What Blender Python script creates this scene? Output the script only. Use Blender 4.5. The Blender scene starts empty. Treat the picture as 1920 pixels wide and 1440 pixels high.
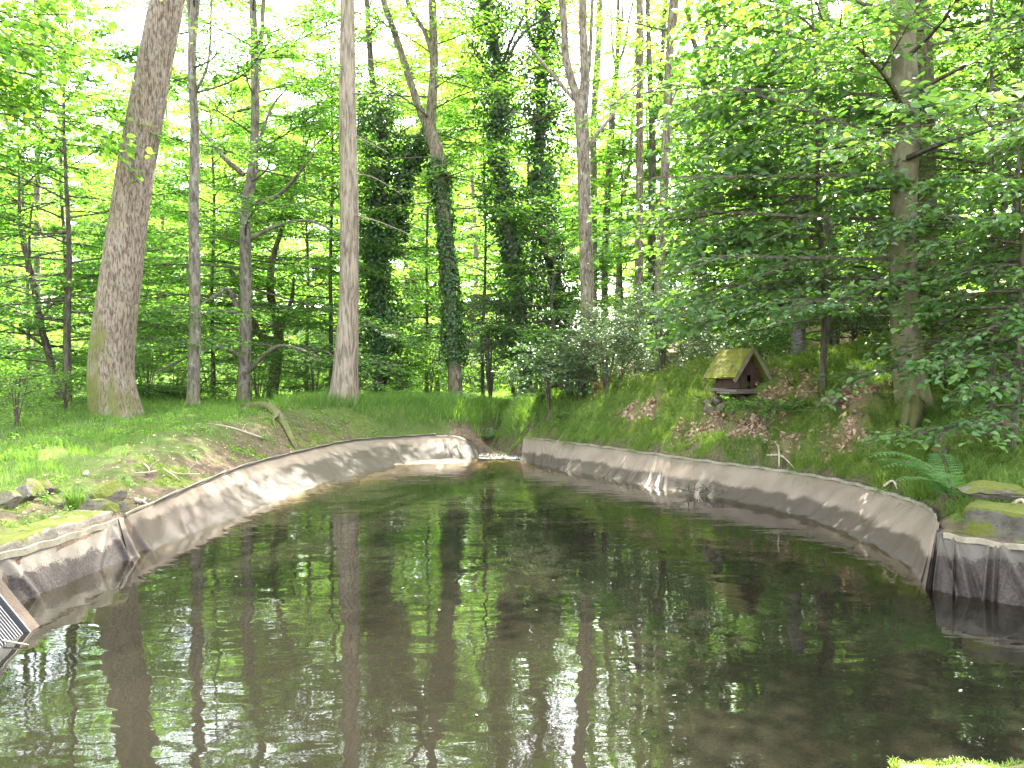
import bpy, math, random
import numpy as np

S = bpy.context.scene
C = S.collection
R = math.radians
PI = math.pi

# ------------------------------------------------------------------ camera, world, sun, exposure
CAM_H = 1.7
FPX = 1500.0            # focal length in pixels of the 1920 px wide photograph
HOR = 690.0
cd = bpy.data.cameras.new('camera'); cam = bpy.data.objects.new('camera', cd); C.objects.link(cam)
cd.sensor_fit = 'HORIZONTAL'; cd.angle = 2*math.atan(960/FPX); cd.clip_start = .05; cd.clip_end = 2000
cam.location = (0, 0, CAM_H); cam.rotation_euler = (R(90) - math.atan((720-HOR)/FPX), 0, 0)
S.camera = cam

SUN_EL, SUN_AZ = R(52), R(22)
w = bpy.data.worlds.new('World'); S.world = w; w.use_nodes = True
sk = w.node_tree.nodes.new('ShaderNodeTexSky'); sk.sky_type = 'NISHITA'; sk.sun_disc = False
sk.sun_elevation = SUN_EL; sk.sun_rotation = SUN_AZ; sk.dust_density = 3.0; sk.air_density = 1.0; sk.ozone_density = 1.0
bg = w.node_tree.nodes['Background']; bg.inputs[1].default_value = 0.15
hs = w.node_tree.nodes.new('ShaderNodeHueSaturation'); hs.inputs['Saturation'].default_value = .38   # thin white cloud
w.node_tree.links.new(sk.outputs[0], hs.inputs['Color']); w.node_tree.links.new(hs.outputs[0], bg.inputs[0])
sl = bpy.data.lights.new('sun', 'SUN'); sl.energy = 4.2; sl.angle = R(.55); sl.color = (1, .95, .86)
so = bpy.data.objects.new('sun', sl); C.objects.link(so)
so.rotation_euler = (PI/2 - SUN_EL, 0, PI - SUN_AZ); so.location = (0, 0, 40)
S.view_settings.view_transform = 'Standard'; S.view_settings.look = 'None'
S.view_settings.exposure = 3.85; S.view_settings.gamma = 1.0; S.view_settings.use_curve_mapping = False
S.render.engine = 'CYCLES'
cy = S.cycles
cy.max_bounces = 9; cy.diffuse_bounces = 7; cy.glossy_bounces = 3; cy.transmission_bounces = 5; cy.transparent_max_bounces = 8
cy.caustics_reflective = False; cy.caustics_refractive = False; cy.sample_clamp_indirect = 8
cy.use_denoising = True; cy.denoiser = 'OPENIMAGEDENOISE'
try:
    cy.denoising_input_passes = 'RGB_ALBEDO_NORMAL'; cy.denoising_prefilter = 'ACCURATE'
except Exception: pass
cy.use_adaptive_sampling = True; cy.adaptive_threshold = 0.01

# ------------------------------------------------------------------ numeric helpers
def sm(t):
    t = np.clip(t, 0, 1); return t*t*(3-2*t)
def at(px, py, d):
    return np.array([(px-960)/FPX*d, d, CAM_H-(py-HOR)/FPX*d])
_r0 = np.random.default_rng(11)
_NW = [(_r0.uniform(0, 2*PI), _r0.uniform(0, 2*PI), _r0.uniform(.7, 1.4)) for _ in range(10)]
def vnoise(x, y, sc, k=0):
    v = 0
    for i in range(5):
        a, p, f = _NW[(i+k) % 10]; f = f*(1+.35*i)/sc*2*PI*.5
        v = v + np.sin((x*math.cos(a+k)+y*math.sin(a+k))*f+p)*np.cos((y*math.cos(a*1.7+k)-x*math.sin(a*1.7))*f*.8+p*2)
    return v/2.5
def spline(pts, n):
    """Catmull-Rom through pts, n samples, uniform by control point."""
    P = np.asarray(pts, float); m = len(P)
    Q = np.vstack([2*P[0]-P[1], P, 2*P[-1]-P[-2]])
    u = np.linspace(0, m-1-1e-9, n); i = u.astype(int); t = (u-i)[:, None]
    a, b, c, d = Q[i], Q[i+1], Q[i+2], Q[i+3]
    return .5*(2*b+(c-a)*t+(2*a-5*b+4*c-d)*t**2+(3*b-a-3*c+d)*t**3)
def nrm(v):
    return v/np.maximum(np.linalg.norm(v, axis=-1, keepdims=True), 1e-9)

class MB:
    def __init__(s): s.v = []; s.f = []; s.n = 0
    def add(s, V, F, m=0):
        V = np.asarray(V, np.float32).reshape(-1, 3); F = np.asarray(F, np.int64)
        s.v.append(V); s.f.append((F+s.n, m)); s.n += len(V)
    def build(s, name, mats, parent=None, loc=None, smooth=True):
        me = bpy.data.meshes.new(name); s.fill(me, smooth)
        return link(name, me, mats, parent, loc)
    def fill(s, me, smooth=True):
        V = np.concatenate(s.v) if s.v else np.zeros((0, 3), np.float32)
        lv = np.concatenate([f.ravel() for f, m in s.f]).astype(np.int32)
        ls = np.concatenate([np.full(len(f), f.shape[1], np.int32) for f, m in s.f])
        mi = np.concatenate([np.full(len(f), m, np.int32) for f, m in s.f])
        me.vertices.add(len(V)); me.vertices.foreach_set('co', V.ravel())
        me.loops.add(len(lv)); me.loops.foreach_set('vertex_index', lv)
        me.polygons.add(len(ls)); st = np.zeros(len(ls), np.int32); st[1:] = np.cumsum(ls)[:-1]
        me.polygons.foreach_set('loop_start', st); me.polygons.foreach_set('material_index', mi)
        me.polygons.foreach_set('use_smooth', np.full(len(ls), smooth, bool))
        me.update(calc_edges=True)
def link(name, me, mats, parent=None, loc=None):
    if not me.materials:
        for m in (mats if isinstance(mats, (list, tuple)) else [mats]): me.materials.append(m)
    o = bpy.data.objects.new(name, me); C.objects.link(o)
    if parent: o.parent = parent
    if loc is not None: o.location = loc
    return o
def tag(o, label=None, cat=None, group=None, kind=None):
    if label: o['label'] = label
    if cat: o['category'] = cat
    if group: o['group'] = group
    if kind: o['kind'] = kind
    return o
def empty(name, loc, label, cat, group=None, rz=0):
    o = bpy.data.objects.new(name, None); C.objects.link(o); o.location = loc; o.rotation_euler = (0, 0, rz)
    o.empty_display_size = .1
    return tag(o, label, cat, group)
def copy_tree(o, parent=None):
    c = o.copy(); C.objects.link(c); c.parent = parent
    for ch in list(o.children): copy_tree(ch, c)
    return c

def tube(mb, P, rad, sides=8, m=0, cap=True, flare=None, rough=0, seed=0):
    P = np.asarray(P, float); n = len(P); rad = np.broadcast_to(np.asarray(rad, float), (n,))
    T = nrm(np.gradient(P, axis=0)); ref = np.array([1., 0, 0]) if abs(T[:, 0]).mean() < .8 else np.array([0, 1., 0])
    A = nrm(ref-T*(T@ref)[:, None]); B = np.cross(T, A)
    th = np.linspace(0, 2*PI, sides, endpoint=False)
    rr = rad[:, None]*np.ones((1, sides))
    if rough:
        g = np.random.default_rng(seed); ph = g.uniform(0, 6, 6)
        L = np.concatenate([[0], np.cumsum(np.linalg.norm(np.diff(P, axis=0), axis=1))])[:, None]
        rr = rr*(1+rough*(np.sin(2*th+ph[0]+L*.9)+.7*np.sin(3*th+ph[1]-L*1.3)+.6*np.sin(5*th+ph[2]+L*2.1)*np.sin(L*3+ph[3])+.5*np.sin(L*2.3+ph[4])))
    if flare is not None: rr = rr*flare(th[None, :], np.arange(n)[:, None])
    V = P[:, None]+rr[..., None]*(np.cos(th)[None, :, None]*A[:, None]+np.sin(th)[None, :, None]*B[:, None])
    i = np.arange(n-1)[:, None]*sides; j = np.arange(sides)[None]; k = (j+1) % sides
    F = np.stack([i+j, i+k, i+sides+k, i+sides+j], -1).reshape(-1, 4)
    mb.add(V, F, m)
    if cap:
        mb.add(np.vstack([V[-1], P[-1]]), np.stack([np.arange(sides), (np.arange(sides)+1) % sides, np.full(sides, sides)], -1), m)
def box(mb, c, s, rz=0, m=0, tilt=None):
    x, y, z = np.array(s)/2
    V = np.array([(-x,-y,-z),(x,-y,-z),(x,y,-z),(-x,y,-z),(-x,-y,z),(x,-y,z),(x,y,z),(-x,y,z)])
    if tilt is not None: V = V@np.asarray(tilt).T
    cr, sr = math.cos(rz), math.sin(rz)
    V = V@np.array([[cr, sr, 0], [-sr, cr, 0], [0, 0, 1]])+np.asarray(c, float)
    mb.add(V, [(0,3,2,1),(4,5,6,7),(0,1,5,4),(1,2,6,5),(2,3,7,6),(3,0,4,7)], m)
def prism(mb, poly, thick_vec, m=0):
    P = np.asarray(poly, float); n = len(P); V = np.vstack([P, P+np.asarray(thick_vec, float)])
    mb.add(V, [list(range(n))[::-1]], m); mb.f.append((np.array([list(range(n, 2*n))])+mb.n-2*n, m))
    mb.f.append((np.array([[i, (i+1) % n, (i+1) % n+n, i+n] for i in range(n)])+mb.n-2*n, m))

# ------------------------------------------------------------------ material helpers
class NT:
    def __init__(s, name):
        s.m = bpy.data.materials.new(name); s.m.use_nodes = True; s.t = s.m.node_tree; s.t.nodes.clear()
        s.out = s.t.nodes.new('ShaderNodeOutputMaterial')
    def n(s, ty, **kw):
        o = s.t.nodes.new('ShaderNode'+ty); ins = kw.pop('ins', {})
        for k, v in kw.items(): setattr(o, k, v)
        for k, v in ins.items():
            if isinstance(v, bpy.types.NodeSocket): s.t.links.new(v, o.inputs[k])
            else: o.inputs[k].default_value = v
        return o
    def link(s, a, b): s.t.links.new(a, b)
    def coord(s, scale=(1, 1, 1), world=False):
        src = s.n('NewGeometry').outputs['Position'] if world else s.n('TexCoord').outputs['Object']
        return s.n('Mapping', ins={'Vector': src, 'Scale': scale}).outputs[0]
    def noise(s, vec, scale, detail=5, rough=.6, dist=0):
        return s.n('TexNoise', ins={'Vector': vec, 'Scale': scale, 'Detail': detail, 'Roughness': rough, 'Distortion': dist}).outputs['Fac']
    def ramp(s, fac, stops, interp='LINEAR'):
        o = s.n('ValToRGB', ins={'Fac': fac}); o.color_ramp.interpolation = interp; e = o.color_ramp.elements
        while len(e) < len(stops): e.new(.5)
        for i, (p, c) in enumerate(stops):
            e[i].position = p; e[i].color = (c, c, c, 1) if isinstance(c, (int, float)) else tuple(c)+(1,)
        return o.outputs[0]
    def mix(s, f, a, b, ty='MIX'):
        o = s.n('Mix', data_type='RGBA', blend_type=ty)
        for k, v in ((0, f), (6, a), (7, b)):
            if isinstance(v, bpy.types.NodeSocket): s.t.links.new(v, o.inputs[k])
            else: o.inputs[k].default_value = v if k == 0 else tuple(v)+(1,)
        return o.outputs[2]
    def math(s, op, a, b=0., c=0.):
        o = s.n('Math', operation=op)
        for k, v in enumerate((a, b, c)):
            if isinstance(v, bpy.types.NodeSocket): s.t.links.new(v, o.inputs[k])
            else: o.inputs[k].default_value = v
        return o.outputs[0]
    def bump(s, h, strength=.5, dist=.02, norm=None):
        o = s.n('Bump', ins={'Height': h, 'Strength': strength, 'Distance': dist})
        if norm: s.t.links.new(norm, o.inputs['Normal'])
        return o.outputs[0]
    def pbr(s, col, rough=.85, spec=.3, normal=None):
        o = s.n('BsdfPrincipled')
        for k, v in (('Base Color', col), ('Roughness', rough), ('Specular IOR Level', spec)):
            if isinstance(v, bpy.types.NodeSocket): s.t.links.new(v, o.inputs[k])
            else: o.inputs[k].default_value = tuple(v)+(1,) if k == 'Base Color' else v
        if normal: s.t.links.new(normal, o.inputs['Normal'])
        return o.outputs[0]
    def done(s, sh): s.t.links.new(sh, s.out.inputs[0]); return s.m

def leaf_mat(name, c1, c2, c3, trans=.5, tint=(1.85, 2.1, .8), rough=.5, spec=.35):
    t = NT(name)
    rnd = t.n('NewGeometry').outputs['Random Per Island']
    col = t.ramp(rnd, [(0, c1), (.5, c2), (1, c3)])
    big = t.noise(t.coord((1, 1, 1), True), .55, 2)
    col = t.mix(t.ramp(big, [(.35, .0), (.7, .5)]), col, t.mix(1.0, col, (1.25, 1.15, .75), 'MULTIPLY'))
    p = t.pbr(col, rough, spec)
    tr = t.n('BsdfTranslucent', ins={'Color': t.mix(1.0, col, tint, 'MULTIPLY')}).outputs[0]
    mx = t.n('MixShader', ins={'Fac': trans}); t.link(p, mx.inputs[1]); t.link(tr, mx.inputs[2])
    return t.done(mx.outputs[0])

def bark_mat(name, dark, light, hs=22, vs=4, moss=0., mossh=1.2, lichen=.3, mosscol=(.11, .12, .025), bump=.7, lich=(.36, .36, .31)):
    t = NT(name)
    v = t.coord((1, 1, vs/hs))
    n1 = t.noise(v, hs, 6, .65, .6)
    v2 = t.n('Mapping', ins={'Vector': t.n('TexCoord').outputs['Object'], 'Scale': (1, 1, .45)}).outputs[0]
    n2 = t.noise(v2, 3.5, 5, .6)
    n3 = t.noise(v2, 9, 6, .7)
    col = t.ramp(n1, [(.40, dark), (.58, light)])
    col = t.mix(t.ramp(n2, [(.3, 0.), (.8, .55)]), col, t.mix(1.0, col, (.62, .6, .52), 'MULTIPLY'))
    col = t.mix(t.math('MULTIPLY', t.ramp(n3, [(.56, 0.), (.66, 1.)]), lichen), col, lich)
    if moss > 0:
        z = t.n('SeparateXYZ', ins={'Vector': t.n('TexCoord').outputs['Object']})
        hgt = t.n('MapRange', ins={'Value': z.outputs[2], 1: 0., 2: mossh, 3: 1., 4: 0.}).outputs[0]
        side = t.n('SeparateXYZ', ins={'Vector': t.n('NewGeometry').outputs['Normal']})
        sd = t.math('MULTIPLY_ADD', side.outputs[0], -.35, .25)
        f = t.math('ADD', t.math('ADD', t.math('MULTIPLY', hgt, .75), sd), t.math('MULTIPLY_ADD', n2, 2.0, -1.3)); f = t.math('ADD', f, t.math('MULTIPLY_ADD', n1, .9, -.45))
        col = t.mix(t.math('MULTIPLY', t.ramp(f, [(.25, 0.), (.8, 1.)]), moss), col, t.mix(n3, tuple(c*.55 for c in mosscol), tuple(c*1.5 for c in mosscol)))
    return t.done(t.pbr(col, .9, .2, t.bump(n1, bump, .03)))

LEAF = dict(
    beech=leaf_mat('beech_leaf', (.055, .13, .035), (.078, .17, .042), (.115, .21, .05), .6),
    lime=leaf_mat('lime_leaf', (.07, .15, .035), (.10, .19, .042), (.15, .235, .055), .58),
    far=leaf_mat('sunny_leaf', (.085, .17, .04), (.115, .21, .05), (.165, .25, .055), .62),  # lighter leaf for the far wood, sunlit brightness put into its colour
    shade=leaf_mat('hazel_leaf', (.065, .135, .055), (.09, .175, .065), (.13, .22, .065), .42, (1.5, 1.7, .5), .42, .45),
    ivy=leaf_mat('ivy_leaf', (.022, .06, .014), (.035, .085, .018), (.055, .12, .022), .25, (1.2, 1.25, .5), .35, .5),
    shrub=leaf_mat('shrub_leaf', (.05, .10, .035), (.07, .135, .045), (.10, .17, .06), .35, (1.1, 1.2, .6), .4, .5),
    dark=leaf_mat('holly_leaf', (.022, .055, .018), (.035, .08, .022), (.05, .11, .03), .25, (1.2, 1.2, .5), .35, .5),
    yew=leaf_mat('yew_needle', (.028, .06, .018), (.04, .085, .02), (.06, .115, .03), .25, (1.1, 1.2, .5), .6, .2),
    fern=leaf_mat('fern_leaf', (.06, .135, .045), (.08, .17, .055), (.11, .21, .07), .42),
    grass=leaf_mat('grass_blade', (.062, .122, .028), (.088, .16, .036), (.135, .205, .05), .48, (1.6, 1.8, .6), .5, .3),
    tuft=leaf_mat('hair_grass', (.065, .125, .024), (.10, .175, .03), (.16, .21, .05), .45, (1.5, 1.5, .6), .55, .25),
    litter=leaf_mat('dry_leaf', (.20, .135, .09), (.30, .205, .145), (.42, .31, .23), .2, (1.2, .95, .7), .6, .3),
)
BARK = dict(
    oak=bark_mat('oak_bark', (.085, .06, .045), (.275, .215, .165), 38, 8, .95, 2.6, .35, bump=1.0),
    grey=bark_mat('grey_bark', (.085, .07, .055), (.21, .18, .145), 18, 5, .5, 3.5, .5),
    pale=bark_mat('pale_bark', (.12, .092, .068), (.29, .235, .18), 20, 2.5, .25, .7, .25, bump=.6),
    dark=bark_mat('dark_bark', (.045, .038, .03), (.125, .105, .085), 20, 5, .7, 2.5, .3),
    brown=bark_mat('brown_bark', (.075, .057, .04), (.23, .185, .14), 24, 6, .5, 3, .5),
    beech=bark_mat('beech_bark', (.11, .10, .06), (.19, .17, .105), 6, 3, .5, .6, .25, bump=.15),
    mossy=bark_mat('mossy_bark', (.055, .045, .03), (.15, .125, .08), 22, 5, .9, 9, .1, (.10, .10, .03)),
    birch=bark_mat('birch_bark', (.09, .08, .07), (.30, .28, .26), 8, 22, .3, 1.5, .3),
    twig=bark_mat('twig_bark', (.05, .04, .03), (.12, .10, .075), 20, 5, 0, 1, .2),
)

# ------------------------------------------------------------------ the pond outline
# rim (x, y, z) and waterline (x, y) of the three liner sheets, metres
LEFT_RIM = [(-4.2, 4.6, .36), (-3.72, 5.8, .33), (-3.58, 7.25, .31), (-3.61, 9.2, .35), (-3.60, 10.9, .36), (-3.32, 12.8, .36), (-2.93, 14.5, .36), (-2.04, 15.3, .37), (-1.16, 15.8, .36), (-.75, 15.75, .2)]
LEFT_WAT = [(-4.08, 4.5), (-3.60, 5.76), (-3.42, 7.12), (-3.22, 8.64), (-3.02, 10.2), (-2.75, 11.9), (-2.3, 13.4), (-1.65, 14.5), (-.95, 15.1), (-.62, 15.4)]
RIGHT_RIM = [(.22, 15.2, .36), (1.1, 13.9, .36), (1.86, 12.7, .36), (2.6, 11.4, .36), (3.3, 10.4, .36), (3.77, 9.4, .36), (3.92, 8.4, .36), (3.88, 7.5, .37), (3.60, 6.72, .37)]
RIGHT_WAT = [(.15, 14.6), (.8, 13.5), (1.5, 12.3), (2.2, 11.1), (2.92, 10.15), (3.32, 9.2), (3.45, 8.1), (3.42, 7.0), (3.20, 6.12)]
NEAR_RIM = [(3.60, 6.66, .35), (3.42, 6.33, .37), (3.80, 5.92, .36), (4.4, 5.42, .36), (5.0, 4.9, .36)]
NEAR_WAT = [(3.22, 6.18), (3.26, 6.05), (3.62, 5.70), (4.25, 5.18), (4.85, 4.65)]
rimL = spline(LEFT_RIM, 260); rimR = spline(RIGHT_RIM, 240); rimN = spline(NEAR_RIM, 50)
POLY = np.vstack([rimL[::4, :2], rimR[::4, :2], rimN[::4, :2], [(5.2, 2.6), (1.25, 2.62), (1.0, 2.2), (-4.8, 2.2), (-4.8, 4.0)]])
wpts = np.vstack([spline(LEFT_WAT, 80), spline(RIGHT_WAT, 80), spline(NEAR_WAT, 20), [(5.0, 2.7), (1.2, 2.7), (.95, 2.3), (-4.6, 2.3), (-4.6, 4.0)]])
def sdf(x, y, poly):
    """signed distance to a closed polygon, positive outside"""
    x = np.asarray(x, float); y = np.asarray(y, float); sh = x.shape
    p = np.stack([x.ravel(), y.ravel()], -1); a = poly; b = np.roll(poly, -1, 0)
    best = np.full(len(p), 1e9); ins = np.zeros(len(p), bool)
    for k in range(len(a)):
        e = b[k]-a[k]; q = p-a[k]; t = np.clip((q@e)/max(e@e, 1e-12), 0, 1)
        dd = q-t[:, None]*e; best = np.minimum(best, (dd**2).sum(1))
        c = (a[k][1] > p[:, 1]) != (b[k][1] > p[:, 1])
        if c.any(): ins ^= c & (p[:, 0] < e[0]*(p[:, 1]-a[k][1])/(e[1] if abs(e[1]) > 1e-9 else 1e-9)+a[k][0])
    d = np.sqrt(best); return np.where(ins, -d, d).reshape(sh)

HLy = ([0, 5, 6, 7, 8, 10, 13, 16, 18.5, 22, 30, 200], [.38, .40, .42, .46, .57, .72, .90, .96, .84, .5, .4, .4])
HRy = ([0, 5, 5.8, 6.5, 8, 10, 12, 13.5, 15, 16.5, 18, 20, 30, 200], [.38, .42, .56, .66, .86, 1.14, 1.46, 1.70, 1.5, 1.1, .8, .6, .7, .7])
def ground(x, y, s=None):
    x = np.asarray(x, float); y = np.asarray(y, float)
    if s is None: s = sdf(x, y, POLY)
    hl = np.interp(y, *HLy)-.05*np.maximum(-7-x, 0)*sm((-7-x)/8); hr = np.interp(y, *HRy)
    hr = hr+.30*np.maximum(x-4.5, 0)*sm((y-9)/6)*np.where(x > 20, 0, 1)+.30*15.5*sm((y-9)/6)*(x > 20)
    wr = sm((x-.1)/1.4+.5)
    wr = np.where(y < 14.5, (x > 0)*1., wr)
    pl = .34+(hl-.34)*sm(s/1.0)**.72+.05*vnoise(x, y, 1.3)*sm(s/.8)+.03*vnoise(x, y, .5, 3)*sm(s/.3)
    lump = np.abs(vnoise(x, y, .6, 5))*.20+np.abs(vnoise(x*1.2, y, .28, 2))*.09
    pr = .36+(hr-.36)*sm((s+.10)/1.95)**(.66)+(lump-.09)*sm(s/.25)*sm((y-6.3)/.8)+.05*vnoise(x, y, 1.7, 1)*sm(s)
    z = pl*(1-wr)+pr*wr
    far = np.maximum(y-27, 0); z = z+(.055+.11*sm((6-x)/6))*np.minimum(far, 45)*sm(far/12)
    # the inlet brook
    bx = .05-.5*np.exp(-((y-16.6)/1.2)**2)+.5*sm((y-17)/5)
    dep = np.exp(-((x-bx)/.34)**2)*sm((y-15.0)/.5)*(1-sm((y-22)/4))
    z = z*(1-dep)+dep*(.0+.045*(y-15.6))
    z = z+(.045+.025*vnoise(x, y, .22, 6))*((y < 2.8) & (s > 0))
    inside = sm(-s/.24)
    z = np.where(s < 0, np.minimum(z, .31)-1.45*inside, z)
    return z
def gz(x, y): return float(ground(np.array([x]), np.array([y]))[0])

# ------------------------------------------------------------------ terrain sheet
def axis(lo, hi, step, far, k=26):
    a = np.arange(lo, hi+1e-6, step); g = np.geomspace(step, far, k)
    return a, g
ax = np.concatenate([-9-np.geomspace(.12, 110, 34)[::-1], np.arange(-9, 9.001, .065), 9+np.geomspace(.12, 110, 34)])
ay = np.concatenate([[-12, -6, -2, 0, 1], np.arange(2, 20.001, .065), 20+np.geomspace(.12, 130, 44)])
GX, GY = np.meshgrid(ax, ay)
GS = sdf(GX, GY, POLY); GZ = ground(GX, GY, GS)
LITTER = [(2.64, 12.0, .38), (3.0, 11.75, .3), (3.32, 11.3, .45), (3.94, 11.6, .4), (4.58, 10.9, .5), (4.43, 12.3, .35), (3.67, 10.6, .33), (4.2, 10.15, .36), (4.9, 11.0, .35), (2.2, 13.2, .35), (4.3, 11.6, .3), (3.9, 9.9, .2), (5.6, 9.0, .3), (1.9, 13.6, .25), (4.0, 12.7, .3)]
def zones(x, y, s):
    """weights of (grass, moss, soil, litter, sand) on the ground"""
    left = np.where(y < 14.5, (x < 0)*1., 1-sm((x-.1)/1.4+.5))
    n = vnoise(x, y, .8, 4); n2 = vnoise(x, y, .35, 7); n3 = vnoise(x, y, 2.2, 2)
    soilL = sm((1.1-s+.5*n)/.7)*sm((15.6-y)/1.5)
    mossL = sm((.55*n+.35*n2+.05)/.3)*soilL
    gL = (1-soilL); gL2 = gL*(1-.35*sm((n3-.1)/.4))
    litR = sm((vnoise(x*.8, y, 1.0, 8)+.35*n2-.55)/.25)*sm((s-.5)/.5)*sm((3.6-s)/1.2)
    farlit = sm((y-14.5)/3)*sm((x-2.5)/2)
    litR = np.maximum(litR, farlit*.85)
    for (pa, pb, pr_) in LITTER: litR = np.maximum(litR, 1.15*np.exp(-(((x-pa)/pr_/.85)**2+((y-pb)/pr_/.85)**2)**1.5)*(.55+.6*sm((n2+.5))))
    litR = np.clip(litR, 0, 1)
    soilR = sm((.26-s+.16*n2)/.16)
    mossR = (1-litR)*(1-soilR)
    nearm = (y < 2.75)
    g = left*gL2; mo = left*(mossL+gL*.35*sm((n3-.1)/.4))+(1-left)*mossR*.75; so_ = left*soilL*(1-.8*mossL)+(1-left)*soilR*(1-litR); li = (1-left)*litR
    g = g+(1-left)*mossR*.25
    apron = sm((.75-s)/.3)*sm((y-14.9)/.3)*sm((1.15-np.abs(x+.25))/.3); brk = sm((.34-np.abs(x-.05-.5*sm((y-17)/5)+.5*np.exp(-((y-16.6)/1.2)**2)))/.2)*sm((y-15)/.5)*sm((22-y)/2); apron = np.maximum(apron, brk)
    g = g*(1-apron); mo = mo*(1-apron); li = li*(1-apron); so_ = np.maximum(so_, apron)
    mo = np.where(nearm, .25, mo); so_ = np.where(nearm, .75, so_); g = np.where(nearm, 0, g)
    so_ = np.where(s < -.05, 1., so_)
    return g, mo, so_, li
g_, mo_, so_w, li_ = zones(GX, GY, GS)
tot = g_+mo_+so_w+li_+1e-6
t = NT('forest_ground')
def attr(nm): return t.n('Attribute', attribute_name=nm).outputs['Color']
va = t.n('SeparateColor', ins={0: attr('zone')})
wv = t.coord((1, 1, 1), True)
na = t.noise(wv, 14, 6, .7); nb = t.noise(wv, 60, 4, .7); nc = t.noise(wv, 2.2, 4)
grassc = t.mix(na, (.035, .055, .014), (.10, .13, .032))
mossc = t.mix(t.ramp(na, [(.35, 0.), (.65, 1.)]), (.025, .045, .007), (.14, .19, .026))  # shaded hollows and bright tops painted in with the bump noise
mossc = t.mix(t.ramp(nc, [(.4, 0.), (.65, .6)]), mossc, (.10, .145, .022))
soilc = t.mix(t.ramp(na, [(.3, 0.), (.7, 1.)]), (.045, .032, .021), (.145, .105, .07))
soilc = t.mix(t.ramp(nb, [(.62, 0.), (.7, .7)]), soilc, (.24, .19, .14))
litc = t.mix(t.ramp(nb, [(.35, 0.), (.65, 1.)]), (.10, .065, .04), (.24, .16, .11))
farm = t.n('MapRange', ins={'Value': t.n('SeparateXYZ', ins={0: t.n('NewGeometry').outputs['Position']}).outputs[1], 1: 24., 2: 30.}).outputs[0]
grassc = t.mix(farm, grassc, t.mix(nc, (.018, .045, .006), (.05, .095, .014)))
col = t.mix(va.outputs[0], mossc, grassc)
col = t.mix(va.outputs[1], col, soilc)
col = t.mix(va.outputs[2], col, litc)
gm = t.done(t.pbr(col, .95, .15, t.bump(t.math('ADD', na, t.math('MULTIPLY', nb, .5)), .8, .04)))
mb = MB(); ny, nx = GX.shape
i = np.arange(ny-1)[:, None]*nx; j = np.arange(nx-1)[None]
F = np.stack([i+j, i+j+1, i+nx+j+1, i+nx+j], -1).reshape(-1, 4)
mb.add(np.stack([GX, GY, GZ], -1), F)
gro = mb.build('ground', gm); tag(gro, kind='structure')
ca = gro.data.color_attributes.new('zone', 'FLOAT_COLOR', 'POINT')
wg = g_/(g_+mo_+1e-6); ws = so_w/(so_w+g_+mo_+1e-6); wl = li_/tot
ca.data.foreach_set('color', np.stack([wg, ws, wl, np.ones_like(wg)], -1).astype(np.float32).ravel())

# ------------------------------------------------------------------ water
t = NT('pond_water')
dep = t.n('SeparateColor', ins={0: attr('depth')})
p = t.n('NewGeometry').outputs['Position']
v1 = t.n('Mapping', ins={'Vector': p, 'Scale': (.55, 1., 1)}).outputs[0]
r1 = t.noise(v1, 2.6, 1, .4, .3); r2 = t.noise(v1, 8, 1, .4, .5); r3 = t.noise(v1, 26, 2, .5)
far = t.n('MapRange', ins={'Value': t.n('SeparateXYZ', ins={0: p}).outputs[1], 1: 6., 2: 16., 3: .35, 4: 1.}).outputs[0]
h = t.math('ADD', t.math('MULTIPLY', r1, .9), t.math('MULTIPLY', r2, t.math('MULTIPLY', far, .5)))
h = t.math('ADD', h, t.math('MULTIPLY', r3, t.math('MULTIPLY', far, .07)))
nb_ = t.bump(h, .07, .1)
murk = t.mix(t.noise(v1, .7, 3), (.006, .0056, .0037), (.0088, .0080, .0052))
dif = t.n('BsdfDiffuse', ins={'Color': murk}).outputs[0]
trn = t.n('BsdfTransparent', ins={'Color': (.78, .72, .5, 1)}).outputs[0]
m1 = t.n('MixShader', ins={'Fac': dep.outputs[0]}); t.link(trn, m1.inputs[1]); t.link(dif, m1.inputs[2])
gl = t.n('BsdfGlossy', ins={'Roughness': .015, 'Color': (1, 1, 1, 1), 'Normal': nb_}).outputs[0]
fr = t.n('Fresnel', ins={'IOR': 1.34, 'Normal': nb_}).outputs[0]
m2 = t.n('MixShader', ins={'Fac': t.math('MULTIPLY_ADD', fr, 1.0, .02)}); t.link(m1.outputs[0], m2.inputs[1]); t.link(gl, m2.inputs[2])
wm = t.done(m2.outputs[0])
mb = MB(); xs = np.arange(-5.2, 5.3, .08); ys = np.arange(2.1, 16.2, .08); X, Y = np.meshgrid(xs, ys)
ny, nx = X.shape; i = np.arange(ny-1)[:, None]*nx; j = np.arange(nx-1)[None]
F = np.stack([i+j, i+j+1, i+nx+j+1, i+nx+j], -1).reshape(-1, 4)
keep = (sdf(X, Y, POLY) < .1); kf = keep.ravel()[F].any(1)
mb.add(np.stack([X, Y, np.zeros_like(X)], -1), F[kf])
wat = mb.build('pond_water', wm); tag(wat, kind='structure')
sw = -sdf(X, Y, wpts)
deep = sm(sw/(.55+1.15*sm((Y-10.5)/3)*sm((.9-X)/1.2)))*.985
deep = deep*(1-.75*np.exp(-(((X+1.15)/1.1)**2+((Y-14.45)/.55)**2)))
ca = wat.data.color_attributes.new('depth', 'FLOAT_COLOR', 'POINT')
ca.data.foreach_set('color', np.repeat(deep.ravel()[:, None], 4, 1).astype(np.float32).ravel())
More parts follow.
